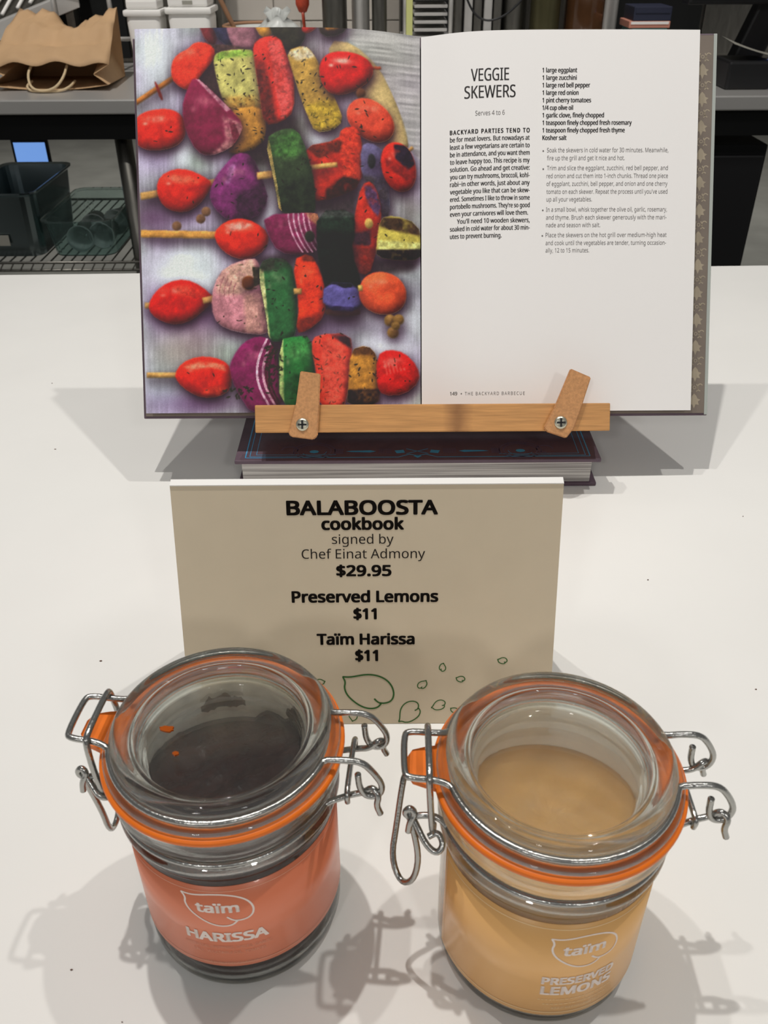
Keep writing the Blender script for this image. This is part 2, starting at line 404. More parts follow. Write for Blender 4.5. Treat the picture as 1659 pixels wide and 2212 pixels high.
for sx in (-1, 1):
    mb.add([S(sx * a, b) for a, b in ((.030, .0125), (.034, .011), (.048, .0118), (.052, .0125), (.048, .0135), (.034, .014))], [(0, 1, 2, 3, 4, 5)])
    mb.add([S(sx * a, b) for a, b in ((.009, .0105), (.015, .0095), (.0165, .0135), (.010, .0145))], [(0, 1, 2, 3)])
    mb.add([S(sx * (.075 + .0035 * math.cos(t * .785)), .0125 + .0022 * math.sin(t * .785)) for t in range(8)], [tuple(range(8))])
    ribbon(mb, [(sx * (.075 + .009 * math.cos(t * .39)), .0125 + .0062 * math.sin(t * .39)) for t in range(8, 16)], .0004, S, 1)
    ribbon(mb, [(sx * .008, .009), (sx * -.008, .016)], .0006, S, 0)
mb.add([S(-.003, .0055), S(0, .003), S(.003, .0055), S(0, .0072)], [(0, 1, 2, 3)])
mb.build('blue_ornament', M['blue_foil'], cb)['label'] = 'thin blue foil line ornament'
mb = MB()
for sx in (-1, 1):
    for r_ in (.0125, .0155):
        ribbon(mb, [(sx * .075 + r_ * math.cos(t * .39), .0135 + r_ * .75 * math.sin(t * .39)) for t in range(16)], .0007, S, 1, True)
    for i in range(14):
        for a, b in ((.019, .028), (.054, .060)):
            x = a + (b - a) * (i / 13); ribbon(mb, [(sx * x, .0095), (sx * x, .0165)], .0003, S, 0)
    ribbon(mb, [(sx * (.093 + .006 * math.cos(t * .6)), .015 + .005 * math.sin(t * .6)) for t in range(9)], .001, S, 1)
mb.build('dark_ornament', M['foil_dim'], cb)['kind'] = 'stuff'

# ------------------------------------------------------------------ open cookbook: local u (right), v (up the page), w (towards the reader)
TILT = math.atan2(12.8, 23.2)
ob = empty('open_cookbook', (.0275, .564, .046), (R(90) - TILT, 0, 0))
tag(ob, 'open cookbook with a vegetable skewer photo and a recipe page, propped on a bamboo stand', 'book')
# rotated local axes: x = u, y = v, z = w
PV0, PV1 = .0033, .264
def wL(u): return .0012 + .0155 * (1 - math.exp(-(abs(u) / .034) ** 1.35)) - .002 * (abs(u) / .196) ** 3
def wR(u): return .0012 + .0108 * (1 - math.exp(-(abs(u) / .026) ** 1.35)) - .002 * (abs(u) / .193) ** 3
v, f = g_box((-.2022, -.0002, -.0045), (-.014, .2655, -.0012), .0008); obj('left_cover', v, f, M['cover_dark'], ob)
rc = box('right_cover', (.014, -.0002, -.0045), (.2086, .2665, -.0012), M['cover_dark'], ob, .0008)
box('cover_edge', (.2060, .0004, -.0012), (.2084, .2660, -.0004), M['cover_edge'], rc, .0003)
box('spine', (-.014, 0, -.0058), (.014, .266, -.0030), M['cover_dark'], ob, .001)
ep = box('endpaper', (.006, .0015, -.0012), (.2059, .265, -.0005), M['endpaper'], ob)
box('left_endpaper', (-.2005, .0015, -.0012), (-.006, .264, -.0003), M['endpaper'], ob)
# damask print along the visible strip of endpaper
mb = MB(); Sd = lambda x, y: (x, y, -.00042)
DAM = [(0, -.0052), (.0012, -.0022), (.0036, -.0026), (.0028, -.0002), (.0046, .0012), (.0024, .0020), (.0016, .0040), (0, .0056)]
for i in range(13):
    y = .010 + i * .0192; x = .1988 if i % 2 else .1985
    P = DAM + [(-a, b) for a, b in DAM[-2:0:-1]]
    mb.add([Sd(x + a, y + b) for a, b in P], [tuple(range(len(P)))])
    for sx in (-1, 1):
        ribbon(mb, [(x + sx * (.0042 + .0020 * math.cos(t * .7 + .6)), y + .0100 + .0026 * math.sin(t * .7 + .6)) for t in range(7)], .0008, Sd, 1)
        ribbon(mb, [(x + sx * .0014, y + .0070), (x + sx * .0030, y + .0085), (x + sx * .0016, y + .0125)], .0007, Sd, 1)
    ribbon(mb, [(x + .0011 * math.cos(t * .8), y + .0100 + .0011 * math.sin(t * .8)) for t in range(8)], .0005, Sd, 1, True)
mb.build('damask_print', M['damask'], ep)
def block(name, us, wf):
    n = len(us); v = []; f = []
    for vv in (PV0 + .0006, PV1 - .0006):
        v += [(u, vv, wf(u) - .0004) for u in us] + [(u, vv, -.0002) for u in us]
    for i in range(n - 1):
        f += [(i, i + 1, 2 * n + i + 1, 2 * n + i), (n + i, 3 * n + i, 3 * n + i + 1, n + i + 1), (i, n + i, n + i + 1, i + 1), (2 * n + i, 2 * n + i + 1, 3 * n + i + 1, 3 * n + i)]
    f += [(0, 2 * n, 3 * n, n), (n - 1, 2 * n - 1, 4 * n - 1, 3 * n - 1)]
    return fixnormals(obj(name, v, f, M['edges_open'], ob))
block('page_block', list(np.linspace(-.1955, -.0005, 50)), wL)
block('page_block', list(np.linspace(.0005, .1920, 50)), wR)
def page(name, us, vs, wf, m, thick=.00025):
    nu, nv = len(us), len(vs)
    V = np.array([[(u, v_, wf(u)) for u in us] for v_ in vs]).reshape(-1, 3)
    i = np.arange((nv - 1) * (nu - 1)); r_, c_ = i // (nu - 1), i % (nu - 1); a = r_ * nu + c_
    F = np.stack([a, a + 1, a + nu + 1, a + nu], 1)
    me = bpy.data.meshes.new(name); me.vertices.add(len(V)); me.vertices.foreach_set('co', V.ravel())
    me.loops.add(F.size); me.loops.foreach_set('vertex_index', F.ravel().astype(np.int32))
    me.polygons.add(len(F)); me.polygons.foreach_set('loop_start', np.arange(0, F.size, 4, dtype=np.int32))
    me.update(calc_edges=True); me.validate()
    me.polygons.foreach_set('use_smooth', [True] * len(me.polygons)); me.materials.append(m)
    o = bpy.data.objects.new(name, me); col.objects.link(o); o.parent = ob
    return o, V
rp, _ = page('recipe_page', np.linspace(0.0004, .1926, 90), np.linspace(PV0, PV1, 12), wR, M['paper'])
rp['label'] = 'white recipe page with printed text'

# --- recipe lettering; positions measured on the flat page
gR, _ = homography([(912, 888), (1493, 886), (1510, 63), (911, 78)], [(.0003, .0038), (.1926, .0033), (.1914, .264), (.0005, .2605)])
Sr = lambda x, y: (x, y, wR(x) + .00012)
PX = .000331
def line(mb, s, x0, y, x1, cap, bold=0.0, surf=Sr, g=gR, sp=1.0):
    a = g(x0, y); b = g(x1, y); put_text(mb, s, a[0], a[1], cap * PX, surf, width=b[0] - a[0], bold=bold, spacing=sp)
t = MB(); line(t, 'VEGGIE', 1018, 174, 1099, 25, .008); line(t, 'SKEWERS', 1004, 211, 1113, 25, .008); t.build('recipe_title', M['ink_mid'], rp)
t = MB(); line(t, 'Serves 4 to 6', 1027, 248.5, 1090, 9.5, .0); t.build('serving_note', M['ink_grey'], rp)
t = MB(); intro = ['BACKYARD PARTIES TEND TO', 'be for meat lovers. But nowadays at', 'least a few vegetarians are certain to', 'be in attendance, and you want them',
    'to leave happy too. This recipe is my', 'solution. Go ahead and get creative:', 'you can try mushrooms, broccoli, kohl-', 'rabi\u2014in other words, just about any',
    'vegetable you like that can be skew-', 'ered. Sometimes I like to throw in some', 'portobello mushrooms. They\u2019re so good', 'even your carnivores will love them.',
    'You\u2019ll need 10 wooden skewers,', 'soaked in cold water for about 30 min-', 'utes to prevent burning.']
for i, s in enumerate(intro):
    line(t, s, 988 if i == 12 else 973, 287.5 + i * 16.15, {11: 1140, 14: 1083}.get(i, 1143.5), 8.6 if i == 0 else 9.4, .028 if i == 0 else .016, sp=1.25 if i == 0 else 1)
t.build('introduction_text', M['ink_mid'], rp)
t = MB()
for i, (s, xe) in enumerate([('1 large eggplant', 1246), ('1 large zucchini', 1245), ('1 large red bell pepper', 1274), ('1 large red onion', 1249), ('1 pint cherry tomatoes', 1276),
        ('\u00bc cup olive oil', 1237), ('1 garlic clove, finely chopped', 1304), ('1 teaspoon finely chopped fresh rosemary', 1364), ('1 teaspoon finely chopped fresh thyme', 1349), ('Kosher salt', 1223)]):
    line(t, s, 1171.5, 157.5 + i * 16.2, xe, 9.2, .022)
t.build('ingredient_list', M['ink_mid'], rp)
t = MB()
for s, x0, y, x1 in [('Soak the skewers in cold water for 30 minutes. Meanwhile,', 1181, 330, 1444), ('fire up the grill and get it nice and hot.', 1181, 347, 1349),
        ('Trim and slice the eggplant, zucchini, red bell pepper, and', 1181, 368.5, 1443), ('red onion and cut them into 1-inch chunks. Thread one piece', 1180, 385.5, 1443),
        ('of eggplant, zucchini, bell pepper, and onion and one cherry', 1180, 402.5, 1442), ('tomato on each skewer. Repeat the process until you\u2019ve used', 1180, 419.5, 1442), ('up all your vegetables.', 1180, 436, 1278),
        ('In a small bowl, whisk together the olive oil, garlic, rosemary,', 1179, 458, 1441), ('and thyme. Brush each skewer generously with the mari-', 1179, 475, 1440), ('nade and season with salt.', 1179, 491.5, 1296),
        ('Place the skewers on the hot grill over medium-high heat', 1178, 513, 1440), ('and cook until the vegetables are tender, turning occasion-', 1178, 530, 1439), ('ally, 12 to 15 minutes.', 1178, 546, 1272)]:
    line(t, s, x0, y, x1, 9.0, .0)
for x, y in ((1173, 327), (1173, 366), (1172, 455), (1171, 510)):
    a = gR(x, y); t.add([Sr(a[0] + .0006 * math.cos(k * .785), a[1] + .0006 * math.sin(k * .785)) for k in range(8)], [tuple(range(8))])
t.build('method_text', M['ink_grey'], rp)
t = MB(); line(t, '149', 973, 853.5, 988, 7.5, .02)
a = gR(997, 850); t.add([Sr(a[0] + .0005 * math.cos(k * .785), a[1] + .0005 * math.sin(k * .785)) for k in range(8)], [tuple(range(8))])
line(t, 'THE BACKYARD BARBECUE', 1004.5, 853.5, 1133, 7, .0, sp=1.2); t.build('page_footer', M['ink_grey'], rp)

# --- printed photograph of grilled vegetable skewers, painted as print colour on the left page
CXo, CYo, CWp, CHp = 284, 48, 636, 852
yy, xx = np.mgrid[0:CHp, 0:CWp].astype(float); xx += CXo; yy += CYo
def vnoise(sx, sy, seed):
    r_ = np.random.default_rng(seed); gx, gy = int(CWp / sx) + 3, int(CHp / sy) + 3; G = r_.random((gy, gx))
    fx = (xx - CXo) / sx; fy = (yy - CYo) / sy; ix = fx.astype(int); iy = fy.astype(int); a = fx - ix; b = fy - iy
    a = a * a * (3 - 2 * a); b = b * b * (3 - 2 * b)
    return (G[iy, ix] * (1 - a) + G[iy, ix + 1] * a) * (1 - b) + (G[iy + 1, ix] * (1 - a) + G[iy + 1, ix + 1] * a) * b
N1 = vnoise(9, 9, 1) * .5 + vnoise(4, 4, 2) * .3 + vnoise(2, 2, 3) * .2
N2 = vnoise(40, 40, 4) * .6 + vnoise(15, 15, 5) * .4
N3 = vnoise(5, 70, 6) * .5 + vnoise(2.5, 40, 7) * .5
img = np.zeros((CHp, CWp, 3))
img[:] = (188, 186, 195)
img *= (0.80 + .34 * N2 + .30 * (N3 - .5))[..., None]
img *= (1 + (vnoise(70, 60, 41) - .5)[..., None] * np.array([.16, .0, .22]))
def blur(m, k):
    k = max(1, int(k))
    for ax in (0, 1):
        for _ in range(2):
            p = np.pad(m, [(k + 1, k) if i == ax else (0, 0) for i in range(2)], mode='edge'); c = np.cumsum(p, axis=ax)
            n = m.shape[ax]; sl = lambda s: tuple(slice(s, s + n) if i == ax else slice(None) for i in range(2))
            m = (c[sl(2 * k + 1)] - c[sl(0)]) / (2 * k + 1)
    return m
def comp(mask, colr, sl=(slice(None), slice(None))):
    img[sl] = img[sl] * (1 - mask[..., None]) + np.asarray(colr) * mask[..., None]
def bb(x0, y0, x1, y1, pad=60):
    X0 = int(max(0, x0 - CXo - pad)); Y0 = int(max(0, y0 - CYo - pad)); X1 = int(min(CWp, x1 - CXo + pad)); Y1 = int(min(CHp, y1 - CYo + pad))
    return (slice(Y0, max(Y1, Y0 + 2)), slice(X0, max(X1, X0 + 2)))
def soft(x, y, rx, ry, colr, a=.7, rot=0):
    c, s = math.cos(R(rot)), math.sin(R(rot)); dx = xx - x; dy = yy - y
    q = ((dx * c + dy * s) / rx) ** 2 + ((-dx * s + dy * c) / ry) ** 2
    comp(a * np.exp(-q * 1.4), np.array(colr, float))
def inpoly(P):
    m = np.zeros((CHp, CWp), bool); n = len(P); X = [p[0] for p in P]; Y = [p[1] for p in P]; sl = bb(min(X), min(Y), max(X), max(Y), 2)
    x_, y_ = xx[sl], yy[sl]; k = np.zeros(x_.shape, bool)
    for i in range(n):
        x1, y1 = P[i]; x2, y2 = P[(i + 1) % n]
        if y1 == y2: continue
        k ^= ((y_ < y1) != (y_ < y2)) & (x_ < (x2 - x1) * (y_ - y1) / (y2 - y1) + x1)
    m[sl] = k; return m
Z1 = lambda p: (280 + .3858 * p[0], 50 + .3858 * p[1])
Z2 = lambda p: (280 + .3858 * p[0], 450 + .3858 * p[1])
NH = vnoise(3, 3, 31) * .5 + vnoise(6, 6, 32) * .5; NC = vnoise(16, 16, 33) * .6 + vnoise(6, 6, 34) * .4
def body(mask, base, pil=8, dep=1.2, tex=.17, gloss=0., herbs=0, seed=0, char=0., shade=True):
    """one printed vegetable: rounded form, texture, glints and herb flecks"""
    ys, xs = np.nonzero(mask)
    if not len(xs): return
    sl = bb(xs.min() + CXo, ys.min() + CYo, xs.max() + CXo, ys.max() + CYo); m = mask[sl].astype(float); n1 = N1[sl]
    e = blur(m, 1); h = blur(m, pil); h2 = blur(m, 3)
    gy, gx = np.gradient(h); l = (gx * .45 + gy * .9) * pil * dep; gy2, gx2 = np.gradient(h2)
    lum = 1.02 + np.clip(l, -1, 1) * .55 + (gx2 * .4 + gy2 * .8) * .5 - .42 * np.clip(1 - h, 0, 1)
    gyn, gxn = np.gradient(NH[sl]); lum = (lum + (gyn + gxn) * tex * .9) * (.84 + .32 * NC[sl])
    c = np.asarray(base, float)[None, None] * (lum * (1 - tex + 2 * tex * n1))[..., None]
    if gloss:
        cy, cx = np.average(np.nonzero(m), axis=1); hh = max(6, (ys.max() - ys.min()) * .5); ww = max(6, (xs.max() - xs.min()) * .5)
        yy_, xx_ = np.mgrid[0:m.shape[0], 0:m.shape[1]]
        g_ = np.exp(-(((xx_ - cx + ww * .1) / (ww * .55)) ** 2 + ((yy_ - cy + hh * .52) / (hh * .20)) ** 2) * 1.6) * (.35 + 1.1 * np.clip(NC[sl] - .25, 0, 1))
        g_ += .8 * np.exp(-(((xx_ - cx + ww * .52) / (ww * .14)) ** 2 + ((yy_ - cy + hh * .3) / (hh * .12)) ** 2) * 2)
        c = c + np.clip(g_ * gloss * 1.15, 0, .85)[..., None] * (np.array([255, 200, 184]) - c)
    if char:
        k = np.clip((NC[sl] - (1 - char)) * 9, 0, 1)[..., None] * .85; c = c * (1 - k) + np.array([44, 30, 28]) * k
    if shade:
        sh_ = np.roll(blur(m, 13), (11, 3), (0, 1)) * (1 - m); sh_[:11] = 0; sh_[:, :3] = 0; comp(np.clip(sh_ * 1.15, 0, .95), (50, 28, 44), sl)
    comp(e, np.clip(c, 0, 255), sl)
    if herbs:
        r_ = np.random.default_rng(seed + 9)
        for q in r_.integers(0, len(xs), int(herbs * 1.5)):
            a = r_.random() * 3.1; L = r_.uniform(1.5, 5.5); W = r_.uniform(.8, 1.9); cx, cy = xs[q], ys[q]
            y0, y1, x0, x1 = max(0, cy - 8), cy + 9, max(0, cx - 8), cx + 9
            dx = xx[y0:y1, x0:x1] - CXo - cx; dy = yy[y0:y1, x0:x1] - CYo - cy
            d = ((dx * math.cos(a) + dy * math.sin(a)) / L) ** 2 + ((-dx * math.sin(a) + dy * math.cos(a)) / W) ** 2
            k = (np.clip(1.6 - d, 0, 1) * .85)[..., None]
            img[y0:y1, x0:x1] = img[y0:y1, x0:x1] * (1 - k) + np.array([46, 42, 32]) * k
def poly(P, base, Z, **k):
    Q0 = np.array([Z(p) for p in P]); ce = Q0.mean(0); Q = smooth_path([tuple(ce + (p - ce) * 1.045) for p in Q0], 1, True); mk = inpoly(Q); body(mk, base, **k); return mk
def ell(x, y, rx, ry, base, Z, rot=0, p=2.1, point=0, **k):
    cx, cy = Z((x, y)); c, s = math.cos(R(rot)), math.sin(R(rot)); dx = (xx - cx) / .3858; dy = (yy - cy) / .3858
    a = (dx * c + dy * s) / rx; b = (-dx * s + dy * c) / ry * (1 + point * a)
    mk = np.abs(a) ** p + np.abs(b) ** p < 1; body(mk, base, pil=13, dep=1.7, tex=.10, **k); return mk
def stick(x0, y0, x1, y1, wd, Z, base=(206, 158, 98)):
    (a, b), (c, d) = Z((x0, y0)), Z((x1, y1)); L = math.hypot(c - a, d - b); n = (-(d - b) / L * wd * .193, (c - a) / L * wd * .193)
    mk = inpoly([(a + n[0], b + n[1]), (c + n[0], d + n[1]), (c - n[0], d - n[1]), (a - n[0], b - n[1])]); body(mk, base, pil=3, tex=.1)
def tint(mk, P, colr, Z, a=.8, k=3):
    Q = [Z(p) for p in P]; X = [p[0] for p in Q]; Y = [p[1] for p in Q]; sl = bb(min(X), min(Y), max(X), max(Y), 30)
    m = inpoly(Q)[sl].astype(float); m = (blur(m, k) if k else m) * mk[sl]; m = np.clip(m * (1 + (NC[sl] - .5) * 1.6), 0, 1)
    comp(m * a, np.asarray(colr, float)[None, None] * (.6 + .8 * N1[sl])[..., None], sl)
RED = (214, 50, 36); RED2 = (196, 36, 34)
# tray and its soft shadows
for x, y, rx, ry, c, a in ((430, 150, 60, 90, (104, 78, 112), .6), (330, 470, 70, 45, (96, 60, 92), .75), (400, 420, 90, 60, (90, 66, 92), .55), (560, 470, 120, 60, (70, 52, 70), .6),
        (345, 640, 45, 120, (150, 122, 160), .5), (430, 680, 110, 40, (110, 70, 120), .7), (380, 760, 60, 60, (190, 170, 160), .5), (430, 740, 60, 70, (140, 108, 110), .45), (640, 720, 130, 40, (90, 66, 90), .7),
        (420, 870, 150, 34, (110, 70, 112), .75), (820, 620, 90, 40, (80, 62, 84), .7), (760, 700, 110, 30, (92, 70, 96), .6), (870, 780, 40, 80, (170, 160, 190), .4), (640, 330, 130, 130, (70, 50, 55), .6), (840, 260, 40, 200, (150, 138, 132), .4),
        (340, 330, 40, 60, (150, 130, 165), .5), (350, 850, 70, 60, (196, 196, 222), .5), (700, 170, 60, 100, (96, 70, 66), .6), (720, 560, 80, 60, (120, 110, 140), .4), (890, 440, 40, 60, (110, 96, 90), .5)):
    soft(x, y, rx, ry, c, a)
for x, y, rx, ry in ((330, 110, 40, 90), (400, 560, 60, 26), (370, 590, 50, 30), (420, 600, 70, 30), (690, 300, 26, 26), (800, 560, 60, 30), (860, 690, 50, 26), (600, 720, 50, 14), (580, 460, 20, 50), (650, 405, 20, 40), (840, 750, 60, 24), (395, 330, 22, 34)):
    soft(x, y, rx * 1.15, ry * 1.15, (236, 236, 246), .92)
poly([(1120, 110), (1260, 120), (1400, 240), (1480, 400), (1545, 560), (1560, 680), (1440, 680), (1300, 420), (1150, 300)], (206, 178, 128), Z1, tex=.08, shade=False)
mk = inpoly([Z1(p) for p in [(1230, 0), (1660, 0), (1660, 760), (1590, 700), (1555, 600), (1500, 420), (1400, 240), (1230, 90)]]).astype(float)
comp(blur(mk, 2) * .75, np.array([176, 168, 166])[None, None] * (.8 + .4 * vnoise(60, 5, 21))[..., None])
for P, Zk in (([(740, 540), (930, 520), (960, 640), (760, 660)], Z1), ([(560, 690), (780, 640), (800, 800), (660, 800), (560, 760)], Z1), ([(1010, 960), (1290, 900), (1270, 1080), (1040, 1060)], Z1), ([(480, 300), (560, 300), (600, 500), (520, 480)], Z1),
        ([(1230, 270), (1620, 260), (1600, 330), (1300, 400)], Z2), ([(880, 240), (1080, 230), (1080, 420), (1000, 300)], Z2), ([(680, 280), (920, 250), (920, 330), (740, 340)], Z2), ([(760, 740), (860, 740), (870, 1100), (760, 1050)], Z2)):
    m9 = blur(inpoly([Zk(p) for p in P]).astype(float), 7); comp(m9 * .85, np.array([52, 40, 42])[None, None] * (.6 + .8 * N1)[..., None])
# out-of-focus row along the top
poly([(385, 0), (480, 0), (490, 140), (430, 110)], (126, 52, 58), Z1); poly([(450, -5), (560, -5), (610, 120), (520, 130)], (64, 62, 92), Z1)
poly([(540, -5), (700, -5), (740, 140), (600, 160), (560, 90)], (156, 108, 120), Z1); poly([(690, -5), (790, -5), (800, 90), (740, 90)], (206, 148, 70), Z1)
poly([(780, -5), (1000, -5), (970, 130), (880, 170), (810, 90)], (56, 52, 42), Z1); poly([(965, -5), (1070, -5), (1030, 50), (970, 65)], (196, 54, 44), Z1)
poly([(1050, -5), (1240, -5), (1180, 70), (1080, 80)], (70, 52, 44), Z1); poly([(1090, 5), (1200, 0), (1160, 40), (1100, 45)], (190, 130, 66), Z1, tex=.3)
poly([(400, 130), (560, 130), (700, 170), (680, 420), (560, 500), (430, 420), (380, 300)], (78, 58, 56), Z1, tex=.3, shade=False)
# first skewer
stick(30, 448, 290, 280, 30, Z1, (176, 112, 56)); poly([(138, 330), (150, 330), (190, 425), (175, 432)], (176, 46, 34), Z1)
poly([(240, 225), (270, 180), (330, 150), (370, 112), (440, 120), (480, 160), (460, 225), (400, 290), (350, 375), (290, 360), (240, 310)], (222, 66, 46), Z1, gloss=.3, tex=.14)
mk = poly([(475, 205), (500, 172), (600, 158), (705, 162), (745, 300), (750, 440), (740, 480), (580, 500), (525, 430), (490, 300)], (196, 184, 116), Z1, herbs=34, seed=1)
tint(mk, [(470, 215), (500, 160), (720, 150), (715, 190), (560, 195)], (124, 160, 66), Z1); tint(mk, [(520, 420), (760, 410), (760, 500), (560, 510)], (170, 118, 56), Z1, .7, 6)
poly([(545, 495), (740, 470), (768, 560), (745, 690), (560, 745), (570, 650)], (180, 128, 62), Z1, herbs=14, seed=2)
mk = poly([(695, 135), (745, 92), (840, 86), (875, 180), (920, 300), (920, 490), (850, 550), (760, 565), (735, 400), (705, 220)], (208, 62, 54), Z1, herbs=16, seed=3)
tint(mk, [(775, 110), (840, 92), (872, 185), (918, 305), (914, 480), (855, 545), (822, 400), (800, 240)], (216, 96, 94), Z1, .8, 2); tint(mk, [(690, 190), (760, 230), (800, 400), (830, 560), (740, 580), (720, 380)], (70, 34, 34), Z1, .8, 4)
mk = poly([(885, 170), (980, 138), (1030, 178), (1085, 290), (1155, 440), (1192, 540), (1130, 595), (1040, 605), (1000, 520), (955, 400), (915, 270)], (186, 146, 78), Z1, herbs=40, seed=4)
tint(mk, [(880, 170), (990, 130), (1040, 190), (940, 215)], (236, 222, 206), Z1); tint(mk, [(980, 470), (1150, 410), (1200, 560), (1040, 600)], (186, 158, 52), Z1, .6, 5)
stick(1320, 245, 1408, 236, 18, Z1, (190, 92, 60)); ell(1215, 272, 150, 116, RED2, Z1, -12, gloss=.9, herbs=6, seed=5, point=.25)
ell(1295, 385, 26, 26, (150, 96, 70), Z1)
ell(1350, 535, 142, 108, (214, 82, 60), Z1, 35, gloss=.35, herbs=7, seed=6)
ell(165, 597, 150, 114, RED, Z1, -6, gloss=.7, herbs=3, seed=7, p=2.4)
mk = poly([(368, 305), (470, 395), (560, 485), (635, 570), (605, 645), (560, 700), (450, 742), (380, 715), (318, 600), (300, 480), (328, 380)], (130, 36, 72), Z1, gloss=.3, tex=.08, pil=12, dep=1.4)
tint(mk, [(520, 520), (640, 570), (600, 700), (450, 745), (540, 660)], (196, 142, 138), Z1, .75, 3); tint(mk, [(560, 560), (590, 560), (620, 640), (590, 690)], (120, 40, 62), Z1, .9, 1)
tint(mk, [(360, 300), (395, 315), (570, 485), (545, 500)], (212, 170, 176), Z1, .7, 1)
# second skewer
stick(60, 970, 190, 950, 42, Z1); stick(440, 900, 500, 892, 40, Z1)
mk = poly([(156, 920), (178, 858), (250, 822), (330, 826), (405, 860), (462, 898), (430, 962), (380, 1022), (310, 1058), (220, 1042), (172, 990)], RED, Z1, pil=13, dep=1.7, tex=.08, gloss=.6, herbs=3, seed=8)
tint(mk, [(240, 850), (340, 858), (400, 896), (330, 905), (250, 890)], (240, 112, 84), Z1, .7, 3); tint(mk, [(300, 930), (420, 905), (430, 925), (320, 950)], (160, 26, 22), Z1, .6, 3)
mk = poly([(555, 785), (600, 735), (680, 745), (740, 880), (775, 1000), (700, 1095), (560, 1105), (475, 1030), (452, 950), (490, 860)], (124, 52, 106), Z1, herbs=10, seed=9, gloss=.3, pil=10)
tint(mk, [(560, 800), (600, 780), (560, 900), (540, 900)], (206, 150, 196), Z1, .7, 3); tint(mk, [(640, 750), (700, 760), (800, 1000), (700, 1120), (590, 1110), (600, 960), (740, 900)], (62, 34, 56), Z1, .85, 6)
stick(715, 860, 840, 845, 42, Z1); stick(980, 815, 1165, 792, 30, Z1)
mk = poly([(985, 700), (1170, 660), (1185, 595), (1275, 580), (1300, 700), (1295, 900), (1150, 970), (1020, 995), (1000, 800)], (200, 56, 38), Z1, herbs=14, seed=11)
tint(mk, [(1180, 600), (1270, 582), (1296, 700), (1288, 880), (1200, 880), (1180, 720)], (224, 78, 54), Z1, .8, 2); tint(mk, [(980, 690), (1190, 650), (1180, 720), (1060, 760)], (92, 42, 30), Z1, .8, 3); tint(mk, [(1100, 930), (1200, 860), (1300, 880), (1290, 990), (1100, 1000)], (46, 26, 24), Z1, .9, 4)
stick(985, 815, 1165, 792, 30, Z1)
mk = poly([(765, 660), (850, 605), (940, 605), (990, 720), (1035, 900), (1035, 1090), (850, 1080), (815, 880)], (62, 74, 52), Z1, herbs=10, seed=10)
tint(mk, [(770, 640), (950, 600), (990, 720), (900, 760), (800, 740)], (84, 128, 66), Z1, .8, 8); tint(mk, [(830, 900), (1040, 860), (1040, 1100), (840, 1100)], (34, 40, 30), Z1, .8, 12); tint(mk, [(762, 655), (785, 660), (860, 1090), (835, 1090)], (204, 170, 110), Z1, .9, 0)
mk = poly([(1295, 690), (1350, 665), (1425, 710), (1445, 850), (1460, 1060), (1400, 1065), (1380, 900), (1300, 860)], (112, 102, 136), Z1, herbs=2, seed=12)
tint(mk, [(1300, 850), (1450, 850), (1460, 1080), (1380, 1080)], (70, 62, 62), Z1, .8, 6); ell(1355, 765, 22, 42, (70, 66, 72), Z1)
stick(1420, 765, 1460, 765, 30, Z1); stick(1560, 690, 1590, 664, 20, Z1)
mk = ell(1508, 785, 98, 140, (196, 50, 38), Z1, -12, gloss=.5, herbs=3, seed=13)
tint(mk, [(1480, 660), (1570, 660), (1600, 760), (1560, 800), (1490, 740)], (42, 34, 52), Z1, .95, 2); tint(mk, [(1430, 740), (1560, 790), (1600, 830), (1560, 860), (1440, 790)], (120, 40, 44), Z1, .8, 2)
mk = poly([(1300, 910), (1355, 885), (1400, 980), (1408, 1120), (1400, 1180), (1370, 1300), (1340, 1400), (1265, 1380), (1240, 1230), (1265, 1060)], (192, 56, 40), Z1, herbs=6, seed=14)
tint(mk, [(1310, 900), (1370, 900), (1410, 1020), (1390, 1080), (1330, 1000)], (82, 64, 100), Z1, .9, 2); tint(mk, [(1240, 1180), (1350, 1150), (1350, 1240), (1260, 1240)], (60, 42, 56), Z1, .9, 3); tint(mk, [(1240, 1260), (1400, 1250), (1340, 1420), (1260, 1400)], (96, 40, 38), Z1, .8, 5)
ell(1340, 1117, 24, 30, (250, 205, 120), Z1)
# third skewer
stick(60, 142, 500, 152, 42, Z2, (208, 150, 82)); mk = poly([(478, 140), (540, 80), (620, 62), (700, 82), (772, 140), (772, 205), (720, 262), (640, 288), (560, 262), (502, 210)], (216, 52, 32), Z2, pil=13, dep=1.7, tex=.08, gloss=.5, herbs=2, seed=15)
tint(mk, [(535, 95), (650, 72), (700, 98), (620, 118), (545, 135)], (244, 176, 164), Z2, .75, 3)
mk = poly([(755, 45), (1000, 30), (1062, 40), (1062, 230), (975, 262), (840, 248), (780, 150)], (130, 44, 84), Z2, gloss=.2, pil=9)
for k in range(5):
    ribbonpts = [(905 + k * 28 + (yk / 230) ** 2 * 90 - 20, 30 + yk) for yk in range(0, 231, 20)]
    for a, b in zip(ribbonpts, ribbonpts[1:]): tint(mk, [a, b, (b[0] + 10, b[1]), (a[0] + 10, a[1])], (214, 168, 184), Z2, .85, 0)
ell(1010, 160, 28, 32, (62, 62, 48), Z2); tint(mk, [(980, 20), (1070, 20), (1070, 110), (1010, 70)], (196, 140, 96), Z2, .8, 3)
mk = poly([(1055, 30), (1250, 18), (1262, 120), (1240, 250), (1300, 420), (1290, 570), (1090, 570), (1085, 400), (1055, 250)], (24, 30, 27), Z2, tex=.3, herbs=3, seed=16)
tint(mk, [(1055, 25), (1260, 10), (1255, 50), (1060, 60)], (104, 104, 100), Z2, .7, 2); tint(mk, [(1060, 60), (1250, 50), (1250, 130), (1060, 140)], (38, 58, 44), Z2, .8, 6)
